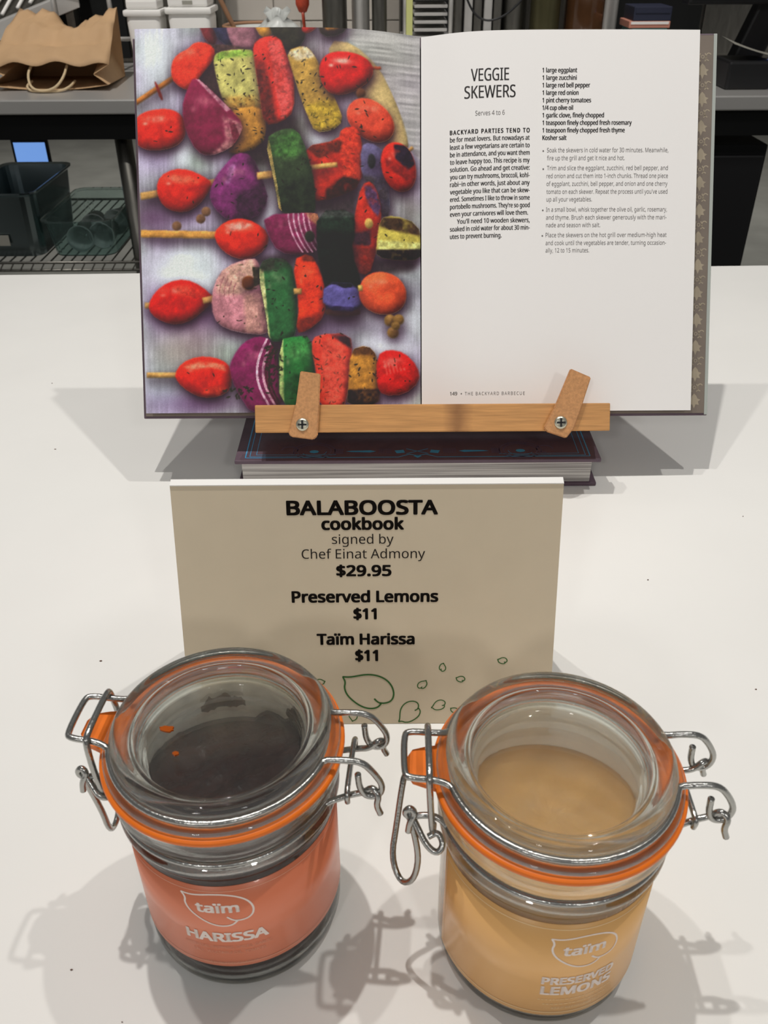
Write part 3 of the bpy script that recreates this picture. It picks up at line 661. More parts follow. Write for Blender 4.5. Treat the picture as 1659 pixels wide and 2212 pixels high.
mk = poly([(1405, 55), (1480, 30), (1610, 65), (1640, 185), (1630, 260), (1500, 275), (1390, 260), (1385, 200)], (198, 178, 92), Z2, herbs=4, seed=17)
tint(mk, [(1390, 40), (1620, 40), (1640, 130), (1520, 115), (1400, 95)], (58, 38, 32), Z2, .9, 3); tint(mk, [(1380, 225), (1640, 200), (1640, 290), (1380, 290)], (32, 22, 30), Z2, .95, 2); tint(mk, [(1390, 170), (1640, 170), (1640, 205), (1390, 222)], (216, 210, 142), Z2, .8, 2)
# fourth skewer
stick(85, 545, 130, 545, 34, Z2); mk = poly([(110, 540), (150, 468), (220, 418), (310, 402), (400, 440), (475, 512), (420, 562), (350, 622), (270, 648), (190, 632), (128, 592)], (200, 36, 28), Z2, pil=13, dep=1.7, tex=.07, gloss=.45, seed=18)
tint(mk, [(250, 440), (330, 425), (400, 462), (435, 505), (370, 500), (290, 500)], (228, 84, 64), Z2, .6, 3); stick(410, 520, 480, 505, 38, Z2)
mk = poly([(540, 335), (690, 285), (725, 320), (745, 420), (782, 640), (770, 705), (600, 688), (500, 645), (465, 560), (478, 430)], (196, 132, 142), Z2, herbs=10, seed=19, pil=9)
tint(mk, [(500, 340), (690, 280), (740, 420), (640, 480), (490, 480)], (218, 180, 156), Z2, .75, 6); ell(668, 420, 38, 40, (118, 66, 36), Z2); tint(mk, [(640, 480), (740, 480), (790, 700), (650, 690)], (204, 160, 140), Z2, .6, 4)
for k in range(4):
    for q in range(6):
        a0 = 2.6 + q * .25; r0 = 110 + k * 26; a = (690 + r0 * math.cos(a0), 470 - r0 * math.sin(a0) * .95); b = (690 + r0 * math.cos(a0 + .25), 470 - r0 * math.sin(a0 + .25) * .95)
        tint(mk, [a, b, (b[0] + 5, b[1] + 7), (a[0] + 5, a[1] + 7)], (168, 104, 112), Z2, .7, 0)
tint(mk, [(690, 330), (730, 330), (740, 420), (700, 440)], (44, 44, 28), Z2, .9, 1)
mk = poly([(725, 370), (760, 290), (900, 300), (935, 450), (942, 700), (860, 738), (785, 740), (770, 600)], (52, 102, 62), Z2, herbs=14, seed=20, gloss=.25)
tint(mk, [(720, 340), (752, 340), (790, 745), (770, 745)], (220, 208, 152), Z2, .9, 1); tint(mk, [(720, 270), (920, 270), (910, 330), (740, 360)], (58, 54, 48), Z2, .85, 3)
mk = poly([(915, 300), (1010, 262), (1065, 350), (1098, 480), (1092, 600), (1000, 678), (935, 690), (955, 540)], (222, 66, 34), Z2, herbs=6, seed=21, gloss=.25)
tint(mk, [(935, 630), (1080, 590), (1000, 690), (930, 700)], (100, 38, 24), Z2, .8, 5); tint(mk, [(960, 262), (1040, 250), (1050, 300), (970, 300)], (70, 40, 32), Z2, .7, 2); stick(920, 468, 965, 466, 34, Z2)
poly([(1095, 560), (1288, 560), (1285, 600), (1105, 602)], (120, 78, 52), Z2); mk = poly([(1090, 418), (1286, 425), (1296, 575), (1086, 565)], (104, 94, 152), Z2, herbs=3, seed=22, pil=5)
tint(mk, [(1090, 545), (1300, 555), (1300, 580), (1090, 580)], (40, 24, 54), Z2, .9, 1); tint(mk, [(1085, 400), (1290, 410), (1286, 436), (1200, 445), (1150, 425), (1090, 432)], (26, 20, 30), Z2, .9, 1)
ell(1418, 470, 134, 120, (224, 92, 58), Z2, 10, gloss=.3, seed=23); stick(1278, 445, 1305, 443, 34, Z2, (222, 186, 110))
for x, y, r_ in ((1460, 622, 34), (1508, 615, 30), (1475, 690, 32), (1490, 650, 24)): ell(x, y, r_, r_, (172, 130, 74), Z2, gloss=.2)
for x, y in ((265, 100), (400, 60), (430, 20)): ell(x, y, 26, 26, (176, 128, 96), Z2, shade=False)
# fifth skewer
stick(95, 935, 280, 935, 30, Z2); mk = poly([(258, 930), (300, 868), (380, 836), (470, 838), (545, 870), (570, 930), (562, 1012), (500, 1052), (410, 1058), (330, 1022), (278, 975)], (218, 46, 30), Z2, pil=13, dep=1.7, tex=.07, gloss=.4, herbs=2, seed=24)
tint(mk, [(300, 890), (400, 858), (530, 876), (545, 912), (440, 888), (340, 902)], (244, 152, 122), Z2, .75, 2); tint(mk, [(400, 1030), (470, 1000), (550, 1000), (500, 1050)], (240, 96, 70), Z2, .5, 3)
mk = poly([(585, 835), (640, 758), (720, 722), (790, 742), (830, 880), (855, 1120), (690, 1150), (600, 1010), (562, 905)], (128, 36, 88), Z2, pil=10, gloss=.3)
for k, cc in enumerate(((226, 190, 204), (120, 40, 84), (206, 164, 176), (84, 40, 50), (60, 44, 38))):
    pts = [(765 + k * 17 - 75 * math.sin(q / 12 * 3.1) + q * 3, 730 + q * 34) for q in range(13)]
    for a, b in zip(pts, pts[1:]): tint(mk, [a, b, (b[0] + 14, b[1]), (a[0] + 14, a[1])], cc, Z2, .9, 0)
mk = poly([(842, 742), (930, 725), (1012, 722), (1040, 900), (1036, 1120), (845, 1120)], (46, 112, 58), Z2, gloss=.35, herbs=8, seed=25)
tint(mk, [(840, 735), (862, 735), (868, 1120), (842, 1120)], (206, 206, 140), Z2, .9, 1); tint(mk, [(870, 750), (1000, 740), (1020, 830), (900, 860)], (84, 152, 84), Z2, .6, 6); tint(mk, [(860, 960), (1040, 880), (1040, 1120), (870, 1120)], (34, 62, 38), Z2, .6, 10)
mk = poly([(1020, 770), (1050, 715), (1230, 708), (1245, 820), (1225, 1000), (1195, 1120), (1070, 1120), (1050, 920)], (220, 72, 56), Z2, herbs=26, seed=26, tex=.14)
tint(mk, [(1090, 740), (1200, 760), (1220, 900), (1180, 1090), (1090, 1080), (1070, 900)], (232, 104, 88), Z2, .55, 5); tint(mk, [(1120, 705), (1240, 700), (1245, 790), (1190, 750)], (52, 40, 52), Z2, .9, 3)
mk = poly([(1238, 800), (1330, 770), (1385, 830), (1400, 1000), (1390, 1095), (1220, 1100), (1228, 1000)], (182, 128, 58), Z2, herbs=16, seed=27, tex=.25)
tint(mk, [(1220, 1015), (1410, 1010), (1400, 1110), (1220, 1110)], (34, 22, 30), Z2, .95, 2); tint(mk, [(1240, 770), (1390, 770), (1390, 825), (1250, 820)], (76, 46, 28), Z2, .8, 3)
mk = poly([(1390, 825), (1450, 790), (1540, 805), (1612, 880), (1625, 960), (1540, 1035), (1420, 1042), (1386, 980)], (200, 38, 36), Z2, gloss=.5, herbs=6, seed=28, pil=12, dep=1.4)
for k in range(6): tint(mk, [(1420 + k * 22, 850 + k * 8), (1432 + k * 22, 848 + k * 8), (1446 + k * 20, 930 - k * 6), (1440 + k * 20, 932 - k * 6)], (240, 120, 108), Z2, .6, 1)
r_ = np.random.default_rng(77); allm = np.zeros((CHp, CWp), bool); hb = inpoly([Z2(p) for p in [(760, 760), (850, 760), (870, 1000), (760, 1040)]]) | inpoly([Z2(p) for p in [(520, 1010), (690, 1000), (690, 1070), (540, 1060)]])
ys, xs = np.nonzero(hb)
for q in r_.integers(0, len(xs), 70):
    cx, cy = xs[q], ys[q]; a = r_.random() * 3; dx = xx[cy - 7:cy + 8, cx - 7:cx + 8] - CXo - cx; dy = yy[cy - 7:cy + 8, cx - 7:cx + 8] - CYo - cy
    k = (np.clip(1.5 - ((dx * math.cos(a) + dy * math.sin(a)) / 5) ** 2 - ((-dx * math.sin(a) + dy * math.cos(a)) / 2) ** 2, 0, 1) * .9)[..., None]
    img[cy - 7:cy + 8, cx - 7:cx + 8] = img[cy - 7:cy + 8, cx - 7:cx + 8] * (1 - k) + np.array([50, 48, 36]) * k
g_ = img.mean(2, keepdims=True); img = g_ + (img - g_) * 1.04
img = np.clip((img - 118) * 1.22 + 114, 6, 250) * np.array([.965, 1.0, .99])
img = np.clip(img * (.94 + .12 * vnoise(1.5, 1.5, 99))[..., None], 0, 255)
_, hL = homography([(-.1953, .0033), (.0001, .0037), (.0003, .2640), (-.1963, .2647)], [(318, 893), (912, 888), (911, 62), (290, 62)])
us = np.linspace(-.1962, -.0004, 540); vs = np.linspace(PV0, PV1 + .0006, 720)
pp, V = page('photo_page', us, vs, wL, vcol_mat('printed photo', .55))
d = hL[2, 0] * V[:, 0] + hL[2, 1] * V[:, 1] + 1
px = (hL[0, 0] * V[:, 0] + hL[0, 1] * V[:, 1] + hL[0, 2]) / d - CXo; py = (hL[1, 0] * V[:, 0] + hL[1, 1] * V[:, 1] + hL[1, 2]) / d - CYo
px = np.clip(px, 0, CWp - 1.01); py = np.clip(py, 0, CHp - 1.01); ix = px.astype(int); iy = py.astype(int); a = (px - ix)[:, None]; b = (py - iy)[:, None]
C = (img[iy, ix] * (1 - a) + img[iy, ix + 1] * a) * (1 - b) + (img[iy + 1, ix] * (1 - a) + img[iy + 1, ix + 1] * a) * b
C = C / 255; C = np.where(C <= .04045, C / 12.92, ((C + .055) / 1.055) ** 2.4)
at = pp.data.color_attributes.new('print', 'FLOAT_COLOR', 'POINT'); at.data.foreach_set('color', np.concatenate([C, np.ones((len(C), 1))], 1).astype(np.float32).ravel())
pp['label'] = 'glossy printed photo of grilled vegetable skewers on a tray'

# ------------------------------------------------------------------ bamboo book stand (same tilted frame as the book)
bs = empty('book_stand', (.0275, .564, .046), (R(90) - TILT, 0, 0)); tag(bs, 'bamboo book stand with a front bar and two swivel pegs', 'book stand')
fb = box('front_bar', (-.1165, -.011, .0225), (.1296, .0081, .031), M['bamboo_node'], bs, .0008)
box('ledge', (-.1165, -.011, -.016), (.1296, -.0006, .0225), M['bamboo'], bs, .0008)
box('back_panel', (-.10, -.011, -.0165), (.115, .19, -.0065), M['bamboo'], bs, .001)
def peg(P, sx, sy):
    Q = [np.array(p) / 100 for p in P]
    g = prism('peg', [tuple(p) for p in Q], .0313, .0353, M['bamboo_peg'], bs)
    bm = bmesh.new(); bm.from_mesh(g.data); bmesh.ops.bevel(bm, geom=list(bm.edges), offset=.0006, segments=2, affect='EDGES'); bm.to_mesh(g.data); bm.free()
    s = lathe('screw', [(0, .0374), (.003, .0372), (.0042, .0366), (.0046, .0358), (.0046, .0353)], M['screw'], g, 24, loc=(sx / 100, sy / 100, -.0005))
    mbx = MB()
    for q in (0, 1):
        a, b = (.0030, .0007) if q == 0 else (.0007, .0030)
        mbx.add(*g_box((-a, -b, .0371), (a, b, .03765)))
    mbx.build('cross_slot', M['black'], g, loc=(sx / 100, sy / 100, -.0005))
peg([(-8.42, 3.1), (-7.05, 2.9), (-7.13, 1.2), (-7.3, -1.35), (-7.6, -1.6), (-9.1, -1.4), (-9.3, -1.2), (-8.75, .9)], -8.33, -.55)
peg([(10.1, 3.15), (11.5, 2.55), (10.9, .6), (10.35, -.95), (9.85, -1.6), (8.5, -1.15), (8.3, -.85), (9.1, .7)], 9.45, -.52)
# feet standing on the closed book, in world axes
inv = (Matrix.Translation(bs.location) @ bs.rotation_euler.to_matrix().to_4x4()).inverted()
def wbox(name, a, b, m, parent, bev=.0008):
    v, f = g_box(a, b, bev); return obj(name, [inv @ Vector(p) for p in v], f, m, parent)
for x in (-.055, .105):
    wbox('base_rail', (x, .600, CT + .0002), (x + .018, .718, CT + .010), M['bamboo'], bs)
    v, f = g_tube([(x + .009, .625, .165), (x + .009, .705, CT + .008)], .005, 8); obj('rear_strut', [inv @ Vector(p) for p in v], f, M['bamboo'], bs)

# ------------------------------------------------------------------ tan tent card
tc_ = empty('tent_card', (-.008, .3122, 0)); tag(tc_, 'tan folded price card with dark lettering and green leaf outlines standing behind the jars', 'sign')
CL = math.atan2(3.4, 12.5); ca, sa = math.cos(CL), math.sin(CL)
def cardmap(x, y, z): return (x, y * sa - z * ca, y * ca + z * sa)
HW = .0926; CHt = .130
prism('front_panel', [(-HW, .0003), (HW, .0003), (HW, CHt), (-HW, CHt)], -.0006, 0, M['tan_card'], tc_, cardmap)
FT = cardmap(0, CHt, 0)
v, f = g_prism([(-HW, 0), (HW, 0), (HW, 1), (-HW, 1)], 0, 1)
bp = [(-HW, FT[1] - .0004, FT[2] - .0005), (HW, FT[1] - .0004, FT[2] - .0005), (HW, FT[1] + .0032, FT[2] + .0006), (-HW, FT[1] + .0032, FT[2] + .0006)]
obj('fold', [(a, b, c) for a, b, c in bp] + [(a, b, c + .0005) for a, b, c in bp], [(3, 2, 1, 0), (4, 5, 6, 7), (0, 1, 5, 4), (1, 2, 6, 5), (2, 3, 7, 6), (3, 0, 4, 7)], M['white_card'], tc_)
y0, z0 = FT[1] + .0026, FT[2] + .0006; y1 = y0 + .034
obj('back_panel', [(-HW, y0, z0), (HW, y0, z0), (HW, y1, 0), (-HW, y1, 0), (-HW, y0 + .0006, z0), (HW, y0 + .0006, z0), (HW, y1 + .0006, 0), (-HW, y1 + .0006, 0)],
    [(0, 1, 2, 3), (7, 6, 5, 4), (0, 4, 5, 1), (1, 5, 6, 2), (2, 6, 7, 3), (3, 7, 4, 0)], M['white_card'], tc_)
gC, _ = homography([(413, 1565), (1186, 1563), (1211, 1044), (360, 1047)], [(-.0925, .0004), (.0928, -.0003), (.0911, .1297), (-.094, .1302)])
Sc = lambda x, y: cardmap(x, y, .00012)
def cline(mb, s, x0, y, x1, cap, bold):
    a = gC(x0, y); b = gC(x1, y); c = gC(x0, y - cap); put_text(mb, s, a[0], a[1], c[1] - a[1], Sc, width=b[0] - a[0], bold=bold)
t = MB(); cline(t, 'BALABOOSTA', 621, 1112, 944, 29, .035); cline(t, 'cookbook', 696, 1144, 871, 24, .035); t.build('heading_text', M['ink'], tc_)
t = MB(); cline(t, 'signed by', 717, 1175, 850, 20, 0); cline(t, 'Chef Einat Admony', 652, 1207, 918, 20, 0); t.build('signature_text', M['ink'], tc_)
t = MB(); cline(t, '$29.95', 728, 1244, 844, 22, .035); cline(t, 'Preserved Lemons', 632, 1301, 945, 23, .032); cline(t, '$11', 765, 1337, 812, 22, .035)
cline(t, 'Ta\u00efm Harissa', 686, 1392, 894, 22, .032); cline(t, '$11', 769, 1427, 815, 22, .035); t.build('price_text', M['ink'], tc_)
t = MB(); z3 = lambda x, y: gC(340 + .5365 * x, 1030 + .5365 * y)
for x, y, sz, rot, fl, wd in ((852, 866, 205, 0, 1, .00085), (1018, 947, 106, 1.35, 1, .0006), (1135, 920, 56, .9, 1, .0005), (1067, 838, 42, .35, -1, .0005), (1147, 768, 34, -1.2, 1, .0005), (1221, 815, 34, .25, 1, .0005), (1390, 741, 36, .3, 1, .0005), (655, 827, 34, -.4, -1, .0005), (1195, 940, 30, 0, 1, .0005), (790, 984, 46, 2.0, 1, .0005)):
    a = z3(x, y); leaf(t, a[0], max(a[1], .0052), sz * .5365 * .0002398, wd, Sc, rot, fl)
t.build('leaf_outlines', M['ink_green'], tc_)['label'] = 'green leaf outline drawings'

# ------------------------------------------------------------------ clip-top glass jars (centimetre profiles)
cm = lambda P: [(a / 100, b / 100) for a, b in P]
LID = [(0, 9.52), (2.2, 9.50), (2.72, 9.52), (2.90, 9.62), (2.96, 9.85), (3.02, 10.2), (3.06, 10.42), (3.16, 10.5), (3.24, 10.46), (3.36, 10.6), (3.55, 10.76), (3.76, 10.75), (3.92, 10.62), (3.92, 10.46), (3.78, 10.36), (3.78, 10.2), (3.98, 10.16), (4.06, 10.08), (4.12, 10.1), (4.24, 10.02), (4.24, 9.92), (4.14, 9.84), (3.36, 9.84), (3.2, 9.76), (3.12, 9.35), (3.0, 9.22), (2.7, 9.18), (0, 9.18)]
JAR = [(0, .0), (3.3, .0), (3.62, .06), (3.86, .35), (3.93, .8), (3.93, 6.95), (3.96, 7.2), (4.08, 7.4), (4.13, 7.58), (4.06, 7.76), (3.9, 7.9), (3.86, 8.1), (3.88, 8.36), (3.98, 8.5), (4.16, 8.6), (4.22, 8.75), (4.2, 8.95), (4.16, 9.05), (4.22, 9.15), (4.22, 9.42), (4.1, 9.55), (3.6, 9.55), (3.46, 9.46), (3.44, 8.7), (3.46, 8.2), (3.6, 7.6), (3.64, 7.2), (3.64, .9), (3.5, .55), (3.2, .45), (0, .45)]
def rounded(prof):
    return [prof[0]] + fillet(prof[1:-1], 2) + [prof[-1]]
def ring_arc(r, z, a0, a1, n=40): return [(r * math.cos(R(a0 + (a1 - a0) * i / n)), r * math.sin(R(a0 + (a1 - a0) * i / n)), z) for i in range(n + 1)]
C3 = lambda P: [tuple(c / 100 for c in p) for p in P]
LEVER_OPEN = [(-4.3, 1.05, 7.55), (-4.2, 1.3, 7.75), (-4.45, 1.45, 7.95), (-4.8, 1.1, 8.3), (-5.3, .8, 8.7), (-5.45, .5, 7.8), (-5.6, .1, 6.6), (-5.8, -.5, 5.4), (-5.45, -1.1, 4.75), (-5.0, -1.4, 5.3), (-4.8, -1.4, 6.6), (-5.0, -1.05, 7.8), (-5.3, -.8, 8.75), (-5.0, -1.0, 8.3), (-4.6, -1.5, 7.6), (-4.2, -1.7, 7.35), (-3.95, -1.5, 7.6), (-4.15, -1.15, 7.85), (-4.5, -1.25, 7.7)]
def make_jar(name, loc, rot, label, lab_mat, ink_fine, content_mat, level, label_az, az0, az1, lever, txt, z0, tilt, film, film_mat):
    j = empty(name, (loc[0], loc[1], 0), (0, 0, rot)); tag(j, label, 'jar', 'clip-top glass jars on the counter'); j.scale = (1, 1, 1.012)
    lathe('glass_body', rounded(cm(JAR)), M['glass'], j, 96)
    ld = lathe('lid', rounded(cm(LID)), M['glass'], j, 96); ld['label'] = 'clear glass lid with raised rim'
    # gasket with its pull tab
    v, f = g_lathe(rounded(cm([(3.8, 9.56), (4.3, 9.56), (4.38, 9.62), (4.38, 9.77), (4.3, 9.83), (3.8, 9.83)])), 96, True)
    gk = fixnormals(obj('gasket', v, f, M['rubber'], j, True)); gk['label'] = 'orange rubber sealing ring'
    T = [(-4.2, 1.0), (-4.55, .95), (-5.05, .8), (-5.25, .45), (-5.25, -.2), (-5.05, -.55), (-4.55, -.75), (-4.2, -.9)]
    prism('pull_tab', [(a / 100, b / 100) for a, b in T], .0960, .0980, M['rubber'], gk)
    # contents
    n, m_ = 72, 14; v = []; f = []; top = level / 100
    rr = .0364; zb = .0052
    prof = [(0, zb), (.032, zb), (.0355, .0075), (rr, .011), (rr, .060), (.0362, top)]
    v, f = g_lathe(prof, n); base = len(v) - n
    v[base:] = [(x * min(1, 1 - (z - tilt * y / .036 - .072) * 1.6 if z - tilt * y / .036 > .072 else 1), y, z - tilt * y / .036) for x, y, z in v[base:]]
    rl = prof[-1][0]; prev = list(range(base, base + n)); r2 = np.random.default_rng(int(level * 100))
    for k in range(1, m_):
        q = 1 - k / m_; cur = []
        for i in range(n):
            a = 2 * math.pi * i / n; x, y = rl * q * math.cos(a), rl * q * math.sin(a)
            z = top + (1 - q ** 4) * (.0016 * math.sin(x * 160 + 1) * math.cos(y * 120) + .0012 * math.sin(x * 310 - y * 270)) - tilt * (y / rl) + r2.normal(0, .00018)
            cur.append(len(v)); v.append((x, y, z))
        for i in range(n): f.append((prev[i], prev[(i + 1) % n], cur[(i + 1) % n], cur[i]))
        prev = cur
    f.append(tuple(prev)); fixnormals(obj('contents', v, f, content_mat, j, True))
    # film left on the inside of the far wall above the contents
    na = 40; a0, a1 = film; v = []; f = []
    zs = [top - tilt - .004, .076, .082, .087, .0925]; rs_ = [.0362, .0357, .0345, .0342, .0342]
    for z, r_ in zip(zs, rs_): v += [((r_ - .0002) * math.cos(R(a0 + (a1 - a0) * i / na)), (r_ - .0002) * math.sin(R(a0 + (a1 - a0) * i / na)), z) for i in range(na + 1)]
    for k in range(4): f += [(k * (na + 1) + i, k * (na + 1) + i + 1, (k + 1) * (na + 1) + i + 1, (k + 1) * (na + 1) + i) for i in range(na)]
    obj('milky_film', v, f, film_mat, j, True)
    # label wrapped round the body
    lr = .0395; z1 = .0685
    loc_az = lambda a: a - math.degrees(rot)
    def surf(x, z, r_=lr + .00012):
        a = R(loc_az(label_az)) + x / lr; return (r_ * math.cos(a), r_ * math.sin(a), z)
    A = [R(loc_az(az0 + (az1 - az0) * i / 80)) for i in range(81)]; v = []
    for r_, z in ((lr, z0), (lr, z1), (lr - .00015, z1), (lr - .00015, z0)): v += [(r_ * math.cos(a), r_ * math.sin(a), z) for a in A]
    f = [(q * 81 + i, q * 81 + i + 1, ((q + 1) % 4) * 81 + i + 1, ((q + 1) % 4) * 81 + i) for q in range(4) for i in range(80)] + [(0, 81, 162, 243), (80, 323, 242, 161)]
    lb = fixnormals(obj('label', v, f, lab_mat, j, True))
    t = MB(); X0 = R(az0 - label_az) * lr + .002; X1 = R(az1 - label_az) * lr - .002
    for zz in (z0 + .0022, z1 - .0028): ribbon(t, [(X0 + (X1 - X0) * i / 80, zz) for i in range(81)], .0004, surf, 0)
    for X in (X0, X1): ribbon(t, [(X, z0 + .0022 + (z1 - z0 - .005) * i / 8) for i in range(9)], .0004, surf, 0)
    t.build('border_line', ink_fine, lb)
    t = MB(); leaf(t, 0, txt['logo_z'], .0255, .00075, surf); put_text(t, 'ta\u00efm', -.0005, txt['logo_z'] - .0012, .0052, surf, width=.0150, align='c', bold=.03); t.build('logo', M['label_ink'], lb)
    t = MB()
    for s, z, cap, wd, dx in txt['name']: put_text(t, s, dx, z, cap, surf, width=wd, align='c', bold=.035)
    t.build('product_name', M['label_ink'], lb)
    t = MB()
    for s, z, cap, wd, dx in txt['fine']: put_text(t, s, dx, z, cap, surf, width=wd, align='c', bold=.005)
    for z, wd in txt.get('strokes', ()):
        x = -wd / 2
        while x < wd / 2:
            L = random.uniform(.0006, .0013); ribbon(t, [(x, z), (x + L, z)], .0004, surf, 0); x += L + .0006
    t.build('fine_print', ink_fine, lb)
    # wire work
    wr = .00118
    P = C3([(5.0, 1.12, 9.7), (5.05, 1.12, 8.95), (5.3, 1.12, 8.55), (5.75, 1.12, 8.65), (5.88, 1.12, 9.2), (5.55, 1.12, 9.85), (5.15, 1.1, 10.32), (4.5, 1.1, 10.36)]) + C3(ring_arc(3.96, 10.28, 16, 163)) + C3([(-4.3, 1.02, 10.42), (-5.2, 1.02, 10.5), (-5.36, .8, 10.5), (-5.36, -.8, 10.5), (-5.2, -1.02, 10.5), (-4.3, -1.02, 10.42)]) + C3(ring_arc(3.96, 10.28, 197, 344)) + C3([(4.5, -1.1, 10.36), (5.15, -1.1, 10.32), (5.55, -1.12, 9.85), (5.88, -1.12, 9.2), (5.75, -1.12, 8.65), (5.3, -1.12, 8.55), (5.05, -1.12, 8.95), (5.0, -1.12, 9.7)])
    tube('lid_wire', P, wr, M['wire'], j, 2, 10)
    eye = lambda sy: [(4.7, sy * 1.05, 8.5), (5.2, sy * 1.0, 8.62), (5.5, sy * 1.05, 9.0), (5.75, sy * 1.25, 8.8), (5.65, sy * 1.3, 8.35), (5.8, sy * 1.35, 7.95)]
    lat = lambda sy: [(-4.2, sy * .98, 8.45), (-4.7, sy * .95, 8.5), (-5.15, sy * .95, 8.35), (-5.35, sy * .95, 8.6), (-5.15, sy * .95, 8.9), (-4.95, sy * 1.0, 8.65), (-5.15, sy * 1.12, 8.3), (-5.2, sy * 1.15, 7.85)]
    P = C3(eye(1)[::-1]) + C3(ring_arc(4.0, 8.12, 17, 164)) + C3(lat(1)); tube('neck_wire', P, wr, M['wire'], j, 2, 10)
    P = C3(eye(-1)[::-1]) + C3(ring_arc(4.0, 8.12, -17, -164)) + C3(lat(-1)); tube('neck_wire', P, wr, M['wire'], j, 2, 10)
    tube('hinge_staple', C3([(4.62, 1.25, 8.4), (4.62, 1.35, 8.75), (4.6, 1.05, 8.85), (4.6, -1.05, 8.85), (4.62, -1.35, 8.75), (4.62, -1.25, 8.35)]), wr * .9, M['wire'], j, 2, 10)
    b0, b1 = 1.3, 1.3
    tube('latch_bail', C3([(-4.3, .75, 7.75), (-4.35, b0, 7.85), (-4.45, b0 + .05, 9.2), (-4.52, b0 - .05, 10.5), (-4.52, b0 - .25, 10.76), (-4.52, -b1 + .25, 10.76), (-4.52, -b1 + .05, 10.5), (-4.45, -b1 - .05, 9.2), (-4.35, -b1, 7.85), (-4.3, -.75, 7.75)]), wr, M['wire'], j, 2, 10)
    ty, tz, tx = lever
    P = LEVER_OPEN if tz < 0 else [(-4.3, 1.05, 7.55), (-4.2, 1.3, 7.75), (-4.45, 1.45, 7.95), (-4.75, 1.2, 8.2), (-5.15, .85, 8.6), (-5.3, .8, 8.3), (tx + .05, .75, (8.2 + tz) / 2), (tx, .55, tz + .3), (tx, 0.0 + ty, tz), (tx, -.55, tz + .3), (tx + .05, -.75, (8.2 + tz) / 2), (-5.3, -.8, 8.3), (-5.15, -.85, 8.6), (-4.75, -1.2, 8.2), (-4.45, -1.45, 7.95), (-4.2, -1.3, 7.75), (-4.3, -1.05, 7.55)]
    tube('latch_lever', C3(P), wr, M['wire'], j, 2, 10)
    return j, ld
HTXT = dict(logo_z=.0545, name=[('HARISSA', .0352, .0052, .0300, .001)], fine=[('DRIED CHILI PEPPERS, SPICES, GARLIC,', .0305, .0017, .0330, .001), ('SALT, VEGETABLE OIL, TOMATO', .0272, .0017, .0270, .001), ('KEEP REFRIGERATED', .0200, .0017, .0200, .001)])
LTXT = dict(logo_z=.0515, name=[('PRESERVED', .0318, .0042, .0270, 0), ('LEMONS', .0250, .0050, .0265, 0)], fine=[('KEEP REFRIGERATED', .0150, .0015, .0190, .001)], strokes=[(.0215, .028), (.0185, .024)])
j1, l1 = make_jar('clip_top_jar', (-.0585, .2155), R(-5), 'glass jar of dark chilli paste with coral label', M['harissa_label'], M['harissa_ink'], M['harissa'], 7.2, -91, -205, 25, (0, 4.4, -5.0), HTXT, .0185, .0035, (15, 175), M['frost_dirty'])
j2, l2 = make_jar('clip_top_jar', (.060, .201), R(-1), 'glass jar of preserved lemons with amber label', M['lemon_label'], M['lemon_ink'], M['lemon'], 7.0, -78, -166, 20, (0, -1, 0), LTXT, .0105, .003, (5, 165), M['frost'])
# paste smeared on the underside of the chilli jar's lid, and two oil drops
def smear(name, cx, cy, rx, ry, z, m, parent, seed, n=18, h=.0007):
    q = np.random.default_rng(seed); P = []
    for i in range(n):
        a = 2 * math.pi * i / n; k = q.uniform(.6, 1.1); P.append((cx + rx * k * math.cos(a), cy + ry * k * math.sin(a)))
    P = [tuple(p) for p in smooth_path(P, 1, True)]
    prism(name, P, z - h, z, m, parent)
def wall_smear(a0, a1, z0, z1, m, parent, seed, r_=.0338):
    q = np.random.default_rng(seed); n = 14; v = []; f = []
    for k in range(n + 1):
        a = R(a0 + (a1 - a0) * k / n); e = math.sin(math.pi * (k + .3) / (n + .6)) ** .5
        lo, hi = z0 - q.uniform(0, .002), z0 + (z1 - z0) * e * q.uniform(.55, 1.0)
        v += [(r_ * math.cos(a), r_ * math.sin(a), lo), ((r_ - .0004) * math.cos(a), (r_ - .0004) * math.sin(a), (lo + hi) / 2), (r_ * math.cos(a), r_ * math.sin(a), hi)]
    for k in range(n): f += [(3 * k, 3 * k + 3, 3 * k + 4, 3 * k + 1), (3 * k + 1, 3 * k + 4, 3 * k + 5, 3 * k + 2)]
    obj('paste_smear', v, f, m, parent, True)
wall_smear(92, 122, .078, .087, M['smear'], j1, 1); wall_smear(18, 88, .068, .080, M['harissa'], j1, 2); wall_smear(30, 60, .079, .090, M['harissa'], j1, 3); wall_smear(125, 160, .066, .073, M['smear'], j1, 6)
smear('oil_drop', -.0225, .004, .0034, .0016, .0970, M['oil'], l1, 3); smear('oil_drop', -.016, -.007, .0012, .001, .0970, M['oil'], l1, 4)

# ------------------------------------------------------------------ kitchen behind the counter
pt = empty('prep_table', (0, 0, 0)); tag(pt, 'long stainless prep table with black apron behind the counter', 'table')
box('table_top', (-1.45, TF, TOPZ - .03), (1.45, TB, TOPZ), M['steel'], pt, .003)
box('apron', (-1.45, TF + .02, TOPZ - .085), (1.45, TF + .05, TOPZ - .03), M['blackmatte'], pt)
for x in (-1.38, -.60, .58, 1.38):
    for y in (TF + .08, TB - .06): tube('leg', [(x, y, FLOOR_Z), (x, y, TOPZ - .03)], .02, M['steel_dark'], pt, 0, 14)
SHZ = -.335
sh = tube('wire_shelf', [(-1.35, TF + .03, SHZ - .003), (-.42, TF + .03, SHZ - .003)], .0035, M['steel_dark'], pt, 0, 8)
tube('shelf_rail', [(-1.35, TF + .03, SHZ - .022), (-.42, TF + .03, SHZ - .022)], .0035, M['steel_dark'], sh, 0, 8)
